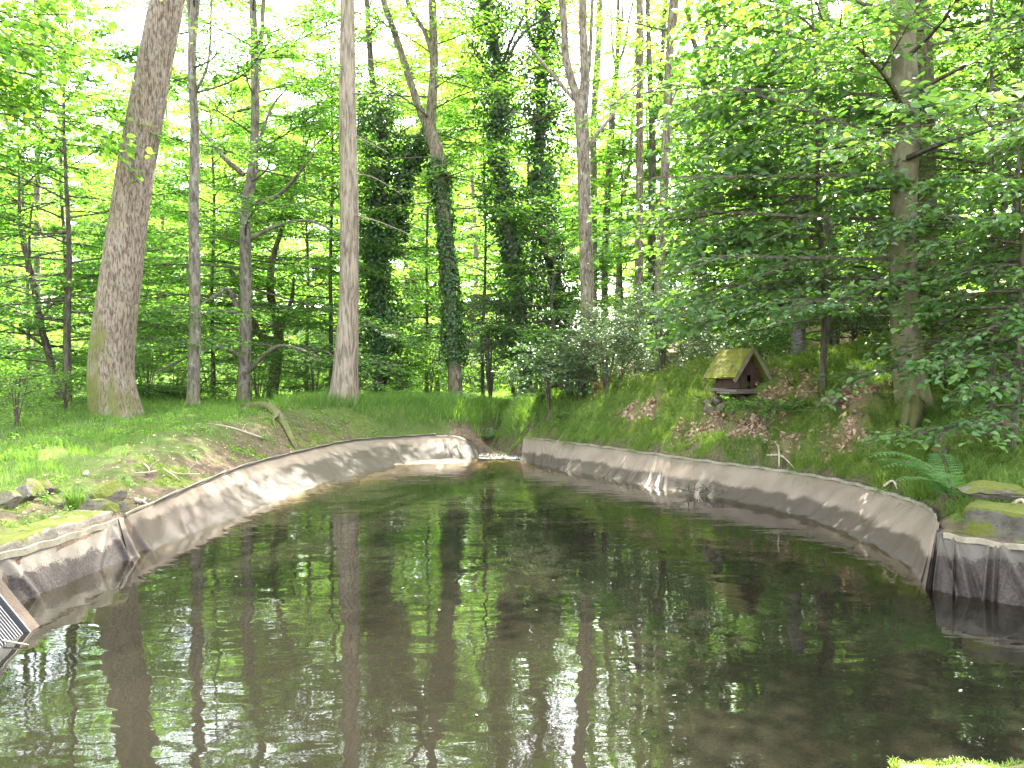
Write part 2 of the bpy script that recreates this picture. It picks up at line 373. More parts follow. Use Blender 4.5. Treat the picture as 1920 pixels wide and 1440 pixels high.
# shallow bed of silt at the far end, seen through the clear shallows
t = NT('pond_silt'); wv = t.coord((1, 1, 1), True)
silt = t.done(t.pbr(t.mix(t.noise(wv, 3, 5), (.17, .125, .085), (.36, .29, .21)), .9, .2))
X, Y = np.meshgrid(np.arange(-3.4, 1.2, .07), np.arange(8.6, 16.0, .07)); ny, nx = X.shape
i = np.arange(ny-1)[:, None]*nx; j = np.arange(nx-1)[None]
sd_ = -sdf(X, Y, wpts)
Z = -.04-.16*np.maximum(sd_, 0)+.14*np.exp(-(((X+1.15)/1.2)**2+((Y-14.45)/.5)**2))-.35*sm((13.2-Y)/2)+.012*vnoise(X, Y, .4)
Z = np.minimum(Z, .012); Z = np.where(sd_ < -.25, -.2, Z)
F = np.stack([i+j, i+j+1, i+nx+j+1, i+nx+j], -1).reshape(-1, 4)
mb = MB(); mb.add(np.stack([X, Y, Z], -1), F); tag(mb.build('pond_bed', silt), kind='structure')
# brook with a little cascade
t = NT('brook_water'); wv = t.coord((1, 1, 1), True)
bn = t.noise(wv, 22, 4, .7); nb_ = t.bump(bn, .6, .06)
fo = t.noise(t.coord((1.2, .5, 1), True), 13, 5, .75)
cas = t.n('MapRange', ins={'Value': t.n('SeparateXYZ', ins={0: t.n('NewGeometry').outputs['Position']}).outputs[1], 1: 15.3, 2: 15.9, 3: .14, 4: -.15}).outputs[0]
ff = t.ramp(t.math('ADD', fo, cas), [(.64, 0.), (.76, .7)])
dif = t.pbr((.10, .085, .05), .08, .5, nb_); foam = t.pbr((.75, .77, .76), .5, .3, nb_)
mx = t.n('MixShader', ins={'Fac': ff}); t.link(dif, mx.inputs[1]); t.link(foam, mx.inputs[2])
brookm = t.done(mx.outputs[0])
yy = np.linspace(14.95, 22, 120); bx = .05-.5*np.exp(-((yy-16.6)/1.2)**2)+.5*sm((yy-17)/5)
hw = np.interp(yy, [14.9, 15.4, 16, 18, 22], [.62, .5, .36, .26, .22])
zz = .035*(yy-15)+.03+np.where(yy < 15.5, -.028*(15.5-yy)/.55, 0)
U = np.linspace(-1, 1, 13)
V = np.stack([bx[:, None]+hw[:, None]*U, yy[:, None]+0*U, zz[:, None]+.012*vnoise(bx[:, None]+hw[:, None]*U, yy[:, None], .25)*np.ones_like(U)], -1)
i = np.arange(119)[:, None]*13; j = np.arange(12)[None]
mb = MB(); mb.add(V, np.stack([i+j, i+j+1, i+14+j, i+13+j], -1).reshape(-1, 4)); tag(mb.build('brook', brookm), kind='structure')

# ------------------------------------------------------------------ liner sheets with their laths
def sheet_mat(name, level):
  t = NT(name); wv = t.coord((1, 1, 1), True)
  z = t.n('SeparateXYZ', ins={0: t.n('NewGeometry').outputs['Position']}).outputs[2]
  n1 = t.noise(t.n('Mapping', ins={'Vector': wv, 'Scale': (1, 1, .6)}).outputs[0], 2.6, 5, .6); n2 = t.noise(wv, 30, 5, .7); n3 = t.noise(wv, 90, 3, .7)
  col = t.mix(t.ramp(n1, [(.35, 0.), (.65, 1.)]), (.14, .107, .078), (.19, .15, .112))
  col = t.mix(t.ramp(n2, [(.5, 0.), (.75, .35)]), col, (.13, .125, .08))
  band = t.math('ADD', z, t.math('MULTIPLY_ADD', n1, .22, -.11))
  wet = t.ramp(band, [(level, 1.), (level+.035, 0.)])
  col = t.mix(wet, col, t.mix(n2, (.045, .034, .024), (.072, .055, .039)))
  low = t.ramp(t.math('ADD', z, t.math('MULTIPLY_ADD', n1, .1, -.05)), [(.02, 1.), (.045, 0.)])
  col = t.mix(t.math('MULTIPLY', low, .6), col, (.06, .05, .04))
  return t.done(t.pbr(col, t.mix(wet, (.85, .85, .85), (.6, .6, .6)), .22, t.bump(t.math('ADD', n2, n3), .25, .01)))
linerm = sheet_mat('liner_sheet', .13); linerl = sheet_mat('stained_liner_sheet', .225)
def wall_mat(name, dk):
  t = NT(name); wv = t.coord((1, 1, 1), True)
  z = t.n('SeparateXYZ', ins={0: t.n('NewGeometry').outputs['Position']}).outputs[2]
  n1 = t.noise(wv, 4, 6, .7); n2 = t.noise(wv, 45, 5, .75)
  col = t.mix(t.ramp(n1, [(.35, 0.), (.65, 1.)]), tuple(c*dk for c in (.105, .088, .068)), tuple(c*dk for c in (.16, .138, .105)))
  band = t.math('ADD', z, t.math('MULTIPLY_ADD', n1, .28, -.14)); band = t.math('ADD', band, t.math('MULTIPLY_ADD', n2, .10, -.05))
  wet = t.ramp(band, [(.155+(.08 if dk < 1 else 0), 1.), (.185+(.08 if dk < 1 else 0), 0.)])
  col = t.mix(wet, col, t.mix(t.ramp(n2, [(.4, 0.), (.7, 1.)]), (.018, .014, .011), (.06, .046, .036)))
  return t.done(t.pbr(col, .75, .3, t.bump(n2, .6, .015)))
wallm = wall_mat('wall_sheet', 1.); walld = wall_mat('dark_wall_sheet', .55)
t = NT('old_lath'); wv = t.coord((1, 1, 1), True); n1 = t.noise(wv, 9, 5, .7); n2 = t.noise(wv, 70, 3)
lathm = t.done(t.pbr(t.mix(t.ramp(n1, [(.35, 0.), (.7, 1.)]), (.15, .13, .09), (.28, .25, .175)), .85, .25, t.bump(n2, .4, .006)))
t = NT('dark_edge'); edgem = t.done(t.pbr((.035, .032, .03), .7, .3))

def liner(name, rim, wat_, label, folds, lath_mat, mat, conv=1.25, deep=(1.3, -.75), n=None):
    n = n or int(len(rim)*70)
    Rm = spline(rim, n); Wt = spline(wat_, n)
    Wt = np.column_stack([Wt, np.zeros(n)])
    T = nrm(np.gradient(Rm, axis=0)); inw = nrm((Wt-Rm)*np.array([1, 1, 0]))
    # hem over the rim, slope to the water, then on to the bed
    tt = np.concatenate([[-.06, -.02, 0], np.linspace(0, 1, 17)[1:], np.linspace(1, 2, 8)[1:]])
    u = np.linspace(0, len(rim)-1, n)
    foldh = np.zeros(n)
    rows = []
    for a in tt:
        if a <= 0:
            P = Rm+inw*(a*.9); P[:, 2] = Rm[:, 2]+.012-.0*a
        elif a <= 1:
            P = Rm+(Wt-Rm)*np.array([1, 1, 0])*(a**.92); P[:, 2] = Rm[:, 2]*(1-a)**conv
        else:
            b = a-1; P = Wt+inw*(deep[0]*b); P[:, 2] = deep[1]*b**1.2-.25*b
        k = np.clip(a, 0, 1.2)
        nd = inw*.8+np.array([0, 0, .6])
        for (fu, wd, am, sl) in folds:
            c = u-fu-sl*(k-.3)
            P = P+nd*(am*np.exp(-(c/wd)**2)*min(1, .25+k*1.2)-.6*am*np.exp(-((c-wd*1.7)/wd)**2)*min(1, .25+k))[:, None]
        P = P+nd*(.012*np.sin(u*9+a*3)*k+.008*np.sin(u*23+a*2)*k)[:, None]
        rows.append(P)
    V = np.stack(rows, 0); m = len(tt)
    i = np.arange(m-1)[:, None]*n; j = np.arange(n-1)[None]
    root = empty('pond_liner', Rm[0], label, 'pond liner')
    mb = MB(); mb.add(V-Rm[0], np.stack([i+j, i+j+1, i+n+j+1, i+n+j], -1).reshape(-1, 4)); mb.build('sheet', mat, root)
    return root, Rm, inw
def lath(root, Rm, inw, a, b, mat, name, wdt=.045, hgt=.035, off=-.03, up=.012, bulge=0):
    P = Rm[a:b:4]; I = inw[a:b:4]; n = len(P); wob = .006*np.sin(np.arange(n)*.7)[:, None]*np.array([0, 0, 1])
    c = P+I*off+np.array([0, 0, up+.004])+wob
    V = np.stack([c-I*wdt/2, c+I*wdt/2, c+I*wdt/2+np.array([0, 0, hgt]), c-I*wdt/2+np.array([0, 0, hgt])], 1)-np.array(root.location)
    i = np.arange(n-1)[:, None]*4; j = np.arange(4)[None]; k = (j+1) % 4
    mb = MB(); mb.add(V, np.stack([i+j, i+k, i+4+k, i+4+j], -1).reshape(-1, 4))
    mb.add(V[0], [(0, 1, 2, 3)]); mb.add(V[-1], [(3, 2, 1, 0)])
    return mb.build(name, mat, root, smooth=False)
rg = np.random.default_rng(5)
# left near wall, left long sheet, right sheet, right near wall
wl_, Rm, In = liner('l', LEFT_RIM[:3], LEFT_WAT[:3], 'near upright liner with a dark stained lower half and pale lath on top',
    [(.93, .035, .05, .0), (.8, .03, .03, -.15), (1.05, .03, .03, .12), (1.93, .03, .05, .05), (1.82, .03, .03, -.2), (.55, .04, .03, .1)], lathm, wallm, 1.0, (.3, -.9), 300)
lath(wl_, Rm, In, 0, 300, lathm, 'lath', .03, .05, .012, -.03)
ll_, Rm, In = liner('l', LEFT_RIM[2:], LEFT_WAT[2:], 'long sunlit beige liner sloping into the water under the grassy bank',
    [(.03, .03, .06, .05), (.1, .03, -.04, .1)]+[(a, rg.uniform(.02, .06), rg.uniform(-.02, .02), rg.uniform(-.1, .1)) for a in rg.uniform(.3, 7, 18)], lathm, linerl, 1.35, n=560)
lath(ll_, Rm, In, 6, 450, lathm, 'lath', .04, .02, -.01)
lath(ll_, Rm, In, 30, 556, edgem, 'hem', .02, .016, .035, .012)
rl_, Rm, In = liner('l', RIGHT_RIM, RIGHT_WAT, 'long shaded grey liner curving along the foot of the mossy bank',
    [(a, rg.uniform(.010, .02), .03, sl) for a, sl in ((.25, .12), (.45, .15), (.62, .14), (.8, .16), (.98, .1), (1.12, .0), (1.9, .02), (2.02, -.02), (2.2, .05), (2.35, .0), (2.5, .18), (2.62, .22), (2.72, .25))]+
    [(a, rg.uniform(.05, .1), rg.uniform(-.012, .02), rg.uniform(-.1, .1)) for a in rg.uniform(3, 8, 14)]+[(7.9, .03, .06, .05), (7.75, .03, -.03, 0)], lathm, linerm, 1.3, n=760)
lath(rl_, Rm, In, 4, 748, lathm, 'lath', .035, .03, -.01)
lath(rl_, Rm, In, 4, 748, edgem, 'hem', .03, .05, -.05, .0)
rn_, Rm, In = liner('l', NEAR_RIM, NEAR_WAT, 'dark pleated liner hanging under the mossy concrete block',
    [(.55, .05, .07, -.35), (.8, .05, -.05, -.2), (1.05, .03, .04, .35), (1.22, .018, .05, 0), (1.30, .05, .045, .25), (1.42, .02, .03, .32), (1.66, .014, .06, .0), (1.74, .014, .05, .02), (1.9, .06, .08, .35), (2.05, .03, -.04, .3), (2.3, .07, .04, .1), (2.7, .04, .04, .2)], lathm, walld, .9, (.3, -.9), 330)
lath(rn_, Rm, In, 84, 330, lathm, 'lath', .035, .04, .012, -.02)

# ------------------------------------------------------------------ leaf and bough machinery
def leaves(mb, P, A, N, L, W, m=0, shape=4):
    n = len(P)
    if n == 0: return
    A = nrm(A); Sd = nrm(np.cross(A, N)); N = np.cross(Sd, A); L = L[:, None]; W = W[:, None]
    if shape == 4:
        V = np.stack([P, P+A*L*.45+Sd*W*.5+N*W*.12, P+A*L-N*L*.08, P+A*L*.45-Sd*W*.5+N*W*.12], 1)
        F = np.arange(n)[:, None]*4+np.arange(4)[None]
        mb.add(V, F, m)
    else:
        tip = P+A*L-N*L*.12; a1 = A*L*.28; a2 = A*L*.68
        V = np.stack([P, P+a1+Sd*W*.46+N*W*.14, P+a2+Sd*W*.40+N*W*.10, tip, P+a2-Sd*W*.40+N*W*.10, P+a1-Sd*W*.46+N*W*.14], 1)
        b = np.arange(n)[:, None]*6
        mb.add(V, np.concatenate([b+np.array([[0, 1, 2, 3]]), b+np.array([[0, 3, 4, 5]])]), m)
def prisms(mb, A, B, ra, rb, m=0):
    """thin three-sided twigs from A to B"""
    n = len(A)
    if n == 0: return
    T = nrm(B-A); ref = np.where(np.abs(T[:, 2:3]) < .9, np.array([[0, 0, 1.]]), np.array([[1., 0, 0]]))
    X = nrm(np.cross(T, ref)); Y = np.cross(T, X); V = []
    for P, r in ((A, ra), (B, rb)):
        for k in range(3):
            a = 2*PI*k/3; V.append(P+(X*math.cos(a)+Y*math.sin(a))*np.broadcast_to(r, (n,))[:, None])
    V = np.stack(V, 1); b = np.arange(n)[:, None]*6
    mb.add(V, np.concatenate([b+np.array([[0, 1, 4, 3]]), b+np.array([[1, 2, 5, 4]]), b+np.array([[2, 0, 3, 5]])]), m)
def bough(mb, g, p0, dr, L, leaf=.08, gap=.07, nt=12, twig=.35, droop=.15, flat=.35, r0=.012, shape=4, tw=True, start=.12, wl=.62, keep=1.):
    """a leafy branch: curved axis, side twigs in a flat spray, leaves in two ranks along each twig. material 0 leaf, 1 bark"""
    dr = np.asarray(dr, float); dr = dr/np.linalg.norm(dr)
    t = np.linspace(0, 1, 8)[:, None]
    lat = np.cross(dr, [0, 0, 1.]); ln = np.linalg.norm(lat); lat = lat/ln if ln > 1e-3 else np.array([1., 0, 0])
    wv = g.normal(0, .05, 2)
    axis = lambda t: p0+dr*L*t+np.array([0, 0, -1.])*droop*L*t**2+lat*L*(wv[0]*np.sin(t*5)+wv[1]*t**2*2)
    if tw:
        ax_ = axis(t); prisms(mb, ax_[:-1], ax_[1:], np.linspace(r0, r0*.35, 7), np.linspace(r0*.9, r0*.25, 7), 1)
    nt = max(3, int(nt)); tp = np.clip(np.linspace(start, .98, nt)+g.normal(0, .02, nt), .05, 1)[:, None]
    B = axis(tp); side = np.where(np.arange(nt) % 2 == 0, 1., -1.)[:, None]
    ang = g.uniform(.6, 1.15, nt)[:, None]
    D = nrm(dr*np.cos(ang)+lat*side*np.sin(ang)+np.array([0, 0, 1.])*g.normal(-.06, flat*.5, nt)[:, None])
    tl = twig*L*(1.15-.75*tp)*g.uniform(.6, 1.25, nt)[:, None]
    # the leader as one more twig
    B = np.vstack([B, axis(np.array([[.72]]))]); D = np.vstack([D, nrm(axis(np.array([[1.05]]))-axis(np.array([[.72]])))]); tl = np.vstack([tl, [[.33*L]]])
    if tw: prisms(mb, B, B+D*tl, r0*.35, r0*.12, 1)
    cnt = np.maximum(2, (tl[:, 0]/gap)).astype(int); mx = cnt.max()
    k = np.arange(mx)[None]; mask = (k < cnt[:, None]) & (g.random((len(cnt), mx)) < keep)
    s = (k+.6)/cnt[:, None]*tl; ii, kk = np.nonzero(mask)
    P = B[ii]+D[ii]*s[ii, kk][:, None]+g.normal(0, gap*.25, (len(ii), 3))
    sd = np.where(kk % 2 == 0, 1., -1.)[:, None]; la = nrm(np.cross(D[ii], [0, 0, 1.])+1e-6)
    a = g.uniform(.5, 1.15, len(ii))[:, None]
    A = D[ii]*np.cos(a)+la*sd*np.sin(a)+np.array([0, 0, 1.])*g.normal(-.15, flat*.6, len(ii))[:, None]
    N = np.array([0, 0, 1.])+g.normal(0, flat, (len(ii), 3))
    Ls = leaf*g.uniform(.65, 1.2, len(ii)); leaves(mb, P, A, N, Ls, Ls*wl, 0, shape)

DENS = 1.55
def crown_boughs(mb, g, spine, z0, z1, n, Lfun, up=(-.05, .5), limb_r=.03, sub=5, az=None, **kw):
    """limbs around a trunk spine (function of height) carrying boughs. Lfun(fraction) = limb length"""
    n = int(n*DENS); sub = int(sub*1.5+.5); kw['nt'] = int(kw.get('nt', 10)*1.35); kw['leaf'] = kw['leaf']*1.22; kw['twig'] = kw.get('twig', .36)*1.2
    for i in range(n):
        f = (i+g.random())/n; zz = z0+(z1-z0)*f
        a = i*2.39996+g.normal(0, .4) if az is None else g.uniform(*az)
        el = up[0]+(up[1]-up[0])*f+g.normal(0, .12)
        L = Lfun(f)*g.uniform(.7, 1.2); p0 = spine(zz)
        d = np.array([math.cos(a)*math.cos(el), math.sin(a)*math.cos(el), math.sin(el)])
        lat = np.array([-math.sin(a), math.cos(a), 0]); b1, b2 = g.normal(0, .08, 2); dro = g.uniform(-.05, .16)
        ax_ = lambda t: p0+d*L*t+lat*L*(b1*np.sin(4*t)+b2*t*t)-np.array([0, 0, 1])*dro*L*t*t
        P = np.array([ax_(t) for t in np.linspace(0, .8, 7)])
        tube(mb, P, np.linspace(limb_r*(.5+L*.25), limb_r*.35, 7), 5, 1, False)
        for k in range(sub):
            t = .28+.72*(k+g.random()*.6)/sub; sgn = 1 if k % 2 else -1
            an = g.uniform(.5, 1.0)*sgn*(1-.6*t); dd = d*math.cos(an)+lat*math.sin(an)+np.array([0, 0, g.normal(.02, .12)])
            bough(mb, g, ax_(min(t, .8) if k < sub-1 else .8), dd if k < sub-1 else d, L*g.uniform(.42, .7)*(1.2-.45*t), **kw)

def ivy_clump(mb, g, spine, rad, z0, z1, n, amp=.25, leaf=.07, clump=1.0, seed=0):
    ph = g.uniform(0, 6, 6)
    z = g.uniform(z0, z1, n); a = g.uniform(0, 2*PI, n)
    bulge = .5+.5*np.sin(z*1.3*clump+ph[0]+1.5*np.sin(a+ph[1]))*np.sin(z*.55*clump+ph[2]+a)
    bulge = np.clip(bulge+.25*np.sin(z*3.1+2*a+ph[3]), .08, 1.4)
    r = np.array([rad(q) for q in z])+amp*bulge*g.random(n)**.45
    c = np.array([spine(q) for q in z])
    out = np.stack([np.cos(a), np.sin(a), np.zeros(n)], -1)
    P = c+out*r[:, None]+g.normal(0, .03, (n, 3))
    N = nrm(out+np.array([0, 0, .55])+g.normal(0, .4, (n, 3))); A = np.cross(N, g.normal(0, 1, (n, 3)))+np.array([0, 0, -.5])
    L = leaf*g.uniform(.6, 1.25, n); leaves(mb, P, A, N, L, L*.85, 0)

def spine_fn(P):
    P = np.asarray(P, float)
    return lambda z: np.array([np.interp(z, P[:, 2], P[:, 0]), np.interp(z, P[:, 2], P[:, 1]), z])

def trunk_pts(pix, d, top_h, lean=None):
    """centre line through (px, py, dd) with base on the ground, prolonged to top_h"""
    P = [at(a, b, d+(c[0] if c else 0)) for a, b, *c in pix]
    P = np.array(P); base = P[0].copy(); g0 = gz(base[0], base[1]); P[0, 2] = min(P[0, 2], g0)-.0
    if P[0, 2] > g0-.05 and P[0, 2] >= g0: P[0, 2] = g0
    P[0, 2] = g0-.12
    if top_h and P[-1, 2] < top_h:
        dv = (P[-1]-P[-2]); dv = dv/dv[2] if lean is None else np.array([lean[0], lean[1], 1.])
        e = P[-1]+dv*(top_h-P[-1, 2]); P = np.vstack([P, (P[-1]+e)/2, e])
    return P
def make_trunk(root, P, radii, bark, sides=14, rows=None, flare=.5, rough=.05, seed=0, extra=()):
    """radii given at the same stations as P"""
    L = np.concatenate([[0], np.cumsum(np.linalg.norm(np.diff(P, axis=0), axis=1))])
    rows = rows or int(L[-1]/.25)+8
    Q = spline(P, rows*2); LQ = np.concatenate([[0], np.cumsum(np.linalg.norm(np.diff(Q, axis=0), axis=1))])
    s = LQ[-1]*np.linspace(0, 1, rows)**1.25; Q = np.stack([np.interp(s, LQ, Q[:, k]) for k in range(3)], -1)
    r = np.interp(s/LQ[-1]*L[-1], L, radii)
    g = np.random.default_rng(seed); ph = g.uniform(0, 6, 3)
    fl = lambda th, i: 1+flare*np.exp(-(s[np.minimum(i, rows-1)])/(1.6*radii[0]+.05))*(.65+.35*np.sin(4*th+ph[0])+.25*np.sin(7*th+ph[1]))
    mb = MB(); o = np.array(root.location)
    tube(mb, Q-o, r, sides, 0, True, fl, rough, seed)
    for E, er in extra:
        E = np.asarray(E, float); n = max(8, int(len(E)*6)); Eq = spline(E, n)
        tube(mb, Eq-o, np.interp(np.linspace(0, 1, n), np.linspace(0, 1, len(er)), er), max(6, sides-4), 0, True, None, rough, seed+7)
    return mb.build('trunk', bark, root)

TREES = {}
def tree(key, name, label, pix, d, rpx, bark, top_h=14, cat='tree', group=None, sides=12, flare=.5, rough=.05, limbs=(), lean=None, seed=None):
    """rpx: trunk widths in photo pixels at the stations of pix (converted to metres at d); limbs: pixel polylines with widths"""
    P = trunk_pts(pix, d, top_h, lean)
    rr = list(np.array(rpx)/2/FPX*d)
    while len(rr) < len(P): rr.append(rr[-1]*.62)
    root = empty(name, (P[0][0], P[0][1], P[0][2]+.12), label, cat, group)
    ex = []
    for lp, lw in limbs:
        ex.append(([at(a, b, d+(c[0] if c else 0)) for a, b, *c in lp], list(np.array(lw)/2/FPX*d)))
    seed = seed or abs(hash(key)) % 1000 if False else (seed or sum(map(ord, key)))
    make_trunk(root, P, rr, bark, sides, None, flare, rough, seed, ex)
    TREES[key] = (root, spine_fn(P), P, rr)
    return root, spine_fn(P)
def add_crown(key, fn, leafm, name='crown'):
    root = TREES[key][0]; mb = MB(); fn(mb, np.random.default_rng(sum(map(ord, key))+3), TREES[key][1])
    o = np.array(root.location); mb.v = [v-o.astype(np.float32) for v in mb.v]
    return mb.build(name, [leafm, BARK['twig']], root, smooth=False)
def add_ivy(key, n, z0, z1, amp, leaf=.075, off=(0, 0), clump=1.0, sp=None):
    root, s0, P, rr = TREES[key]; mb = MB(); s = sp or s0
    zs = P[:, 2]
    ivy_clump(mb, np.random.default_rng(sum(map(ord, key))+n), s, lambda q: float(np.interp(q, zs, rr))*.9, z0, z1, n, amp, leaf, clump)
    o = np.array(root.location); mb.v = [v-o.astype(np.float32) for v in mb.v]
    return mb.build('ivy', [LEAF['ivy']], root, smooth=False)

# ------------------------------------------------------------------ the trees one can tell apart
BK = BARK
tree('leaner', 'leaning_oak', 'thick leaning oak trunk with mossy foot on the left bank', [(222, 792), (208, 690), (232, 500), (262, 300), (300, 100), (322, 0)], 13, [84, 78, 70, 66, 62, 60], BK['oak'], 17, sides=24, flare=.14, rough=.02)
tree('thin', 'alder', 'thin pale grey trunk standing just right of the leaning oak', [(361, 785), (366, 600), (366, 400), (369, 250), (364, 120), (372, 0)], 15, [24, 20, 19, 17, 16, 17], BK['grey'], 15, flare=.3,
     limbs=[([(366, 130), (362, 60), (358, -20)], [12, 9, 8]), ([(366, 185), (395, 120), (402, 0)], [7, 5, 4])])
tree('forked', 'forked_beech', 'spotted grey trunk with crossing side limbs right of the thin pale trunk', [(457, 760), (459, 650), (462, 540), (463, 400), (478, 300), (482, 130), (478, 0)], 18, [24, 22, 22, 21, 18, 15, 13], BK['grey'], 15,
     limbs=[([(484, 150), (494, 80), (500, -30)], [11, 9, 8]), ([(455, 600), (430, 545), (405, 555, -.5), (380, 570, -1)], [11, 8, 6, 4]), ([(460, 330), (425, 300), (400, 270, .4), (370, 235, 1), (330, 190, 1.4)], [11, 9, 6, 5, 3]),
            ([(470, 385), (520, 370, -.3), (560, 330, -.8), (590, 290, -1)], [10, 8, 6, 4]), ([(455, 670), (410, 650, -.3), (360, 665, -.8), (290, 700, -1.4)], [9, 8, 6, 3]),
            ([(462, 700), (510, 655, -.4), (545, 650, -.6), (600, 670, -1)], [9, 7, 5, 3]), ([(457, 660), (380, 650, .4), (300, 655, .8)], [8, 6, 3]), ([(468, 450), (520, 425), (580, 415, -.5), (640, 440, -1)], [8, 7, 5, 3]),
            ([(478, 300), (510, 210), (540, 170)], [7, 5, 3])])
tree('mossy', 'mossy_double_tree', 'small mossy tree with two curved stems behind the spotted trunk', [(505, 760), (522, 640), (520, 600), (508, 550), (512, 490), (530, 430)], 22, [22, 20, 16, 14, 11, 8], BK['mossy'], 9,
     limbs=[([(520, 640), (490, 630), (475, 600), (455, 545), (432, 505)], [14, 13, 13, 12, 9]), ([(524, 620), (535, 590), (548, 560), (552, 520)], [12, 9, 7, 5])])
tree('pale', 'pale_fir', 'straight pale trunk with stubby dead twigs at the bend of the left bank', [(644, 775), (648, 700), (655, 560), (656, 400), (654, 200), (654, 0)], 16, [52, 44, 38, 35, 31, 26], BK['pale'], 17, sides=18, flare=.4, rough=.025,
     limbs=[([(662, 28 + 75*i), (690 + 12*(i % 3), 35 + 75*i + 8*(i % 2), -.2*(i % 3)), (730 + 25*(i % 3), 55 + 78*i, -.4*(i % 2))], [3.2, 2.2, 1.2]) for i in range(6)] +
           [([(646, 60 + 95*i), (610, 70 + 95*i, .3), (585 - 15*(i % 2), 90 + 95*i, .5)], [3, 2, 1]) for i in range(4)])
tree('ivya', 'ivy_tree', 'dark trunk bulging with ivy just right of the pale straight trunk', [(713, 760), (712, 600), (708, 500), (705, 400), (722, 280), (700, 150), (690, 0)], 22, [26, 24, 24, 22, 18, 12, 10], BK['dark'], 13,
     limbs=[([(712, 480), (735, 400), (760, 330), (790, 260), (805, 210)], [18, 15, 13, 11, 8])])
tree('ivyb', 'forked_ivy_tree', 'Y-forked trunk sleeved in ivy with a bare dark foot in the middle', [(857, 765), (850, 650), (843, 540), (832, 400), (820, 290), (808, 240), (815, 130), (812, 0)], 20, [26, 25, 24, 27, 26, 20, 17, 15], BK['brown'], 14,
     limbs=[([(815, 280), (795, 225), (775, 170), (750, 90), (722, 10), (705, -60)], [17, 15, 13, 12, 11, 10]), ([(813, 110), (795, 60), (770, 20), (755, -30)], [10, 8, 7, 6])])
tree('ivyc', 'tall_ivy_tree', 'tall trunk wrapped in ragged dark ivy right of the Y-forked trunk', [(988, 765), (982, 650), (968, 520), (948, 400), (932, 300), (935, 150), (912, 0)], 22, [24, 24, 23, 22, 20, 17, 14], BK['dark'], 15,
     limbs=[([(935, 150), (955, 90), (975, 50), (990, 20)], [8, 6, 5, 3]), ([(937, 170), (960, 100), (990, 60), (1040, 30)], [8, 7, 5, 3]), ([(920, 150), (900, 110), (876, 80)], [5, 4, 3])])
tree('ivyd', 'column_ivy_tree', 'ivy column with dense dark foliage close left of the forked oak', [(1066, 765), (1060, 620), (1035, 500), (1010, 400), (1012, 250), (1018, 100), (1020, 0)], 24, [24, 22, 22, 20, 18, 18, 16], BK['dark'], 16,
     limbs=[([(1012, 110), (990, 60), (985, 0)], [8, 7, 5]), ([(1016, 70), (1045, 40), (1070, -10)], [9, 8, 6])])
tree('fork', 'forked_oak', 'bare grey-brown trunk with knot holes forking high over the bush', [(1103, 740), (1103, 640), (1100, 520), (1096, 400), (1092, 260), (1088, 205), (1096, 160), (1092, 60), (1092, -40)], 17, [34, 28, 26, 25, 24, 26, 18, 15, 14], BK['brown'], 15, sides=16, flare=.25, rough=.03,
     limbs=[([(1090, 205), (1076, 170), (1060, 110), (1056, 40), (1046, -40)], [20, 16, 14, 13, 12]), ([(1075, 190), (1040, 150), (1010, 115), (990, 92)], [8, 7, 6, 4]), ([(1100, 285), (1118, 255), (1150, 215, .3), (1160, 190, .3), (1208, 150, .6)], [9, 7, 6, 5, 3]), ([(1098, 160), (1105, 110), (1108, 40), (1110, -30)], [8, 7, 6, 5])])
tree('fara', 'slim_tree', 'slim grey trunk close behind the forked oak on its right', [(1112, 760), (1113, 500), (1112, 250), (1120, 100), (1124, -20)], 27, [14, 13, 13, 12, 10], BK['grey'], 17)
tree('farb', 'slim_tree', 'dark slim trunk opening into an upright fan of stems', [(1133, 760), (1134, 480), (1142, 300), (1150, 180), (1156, 120), (1158, -20)], 28, [14, 13, 12, 11, 9, 6], BK['dark'], 14,
     limbs=[([(1156, 130), (1170, 90), (1178, 40), (1190, -10)], [6, 5, 4, 3]), ([(1153, 135), (1146, 80), (1143, 0)], [5, 4, 3]), ([(1158, 100), (1165, 40), (1166, -20)], [5, 4, 3])])
tree('farc', 'slim_tree', 'slender leaning trunk among bright leaves left of the paired straight trunks', [(1152, 760), (1160, 500), (1168, 380), (1180, 300), (1186, 180), (1192, 60)], 31, [9, 9, 8, 7, 5, 4], BK['brown'], 14)
tree('strt', 'straight_tree', 'straight brown trunk ending behind the shrubs, left of the twin-stem', [(1196, 750), (1197, 560), (1198, 400), (1198, 200), (1197, 0)], 22, [17, 15, 15, 14, 13], BK['brown'], 16)
tree('twin', 'twin_stem_tree', 'dark trunk dividing into twin upright stems between two straight trunks', [(1221, 750), (1221, 520), (1222, 330), (1220, 215), (1216, 130), (1212, 0)], 25, [14, 14, 14, 13, 10, 8], BK['dark'], 16,
     limbs=[([(1224, 225), (1234, 190), (1240, 100), (1246, -20)], [11, 10, 9, 8])])
tree('strb', 'lean_straight_tree', 'slightly leaning lichen flecked trunk right of the twin-stem', [(1236, 745), (1236, 600), (1238, 460), (1246, 300), (1252, 150), (1256, 50), (1262, -40)], 19, [20, 19, 18, 17, 15, 14, 12], BK['brown'], 16, flare=.3,
     limbs=[([(1254, 80), (1264, 40), (1268, -30)], [9, 8, 7]), ([(1250, 210), (1268, 170), (1282, 120)], [5, 4, 3])])
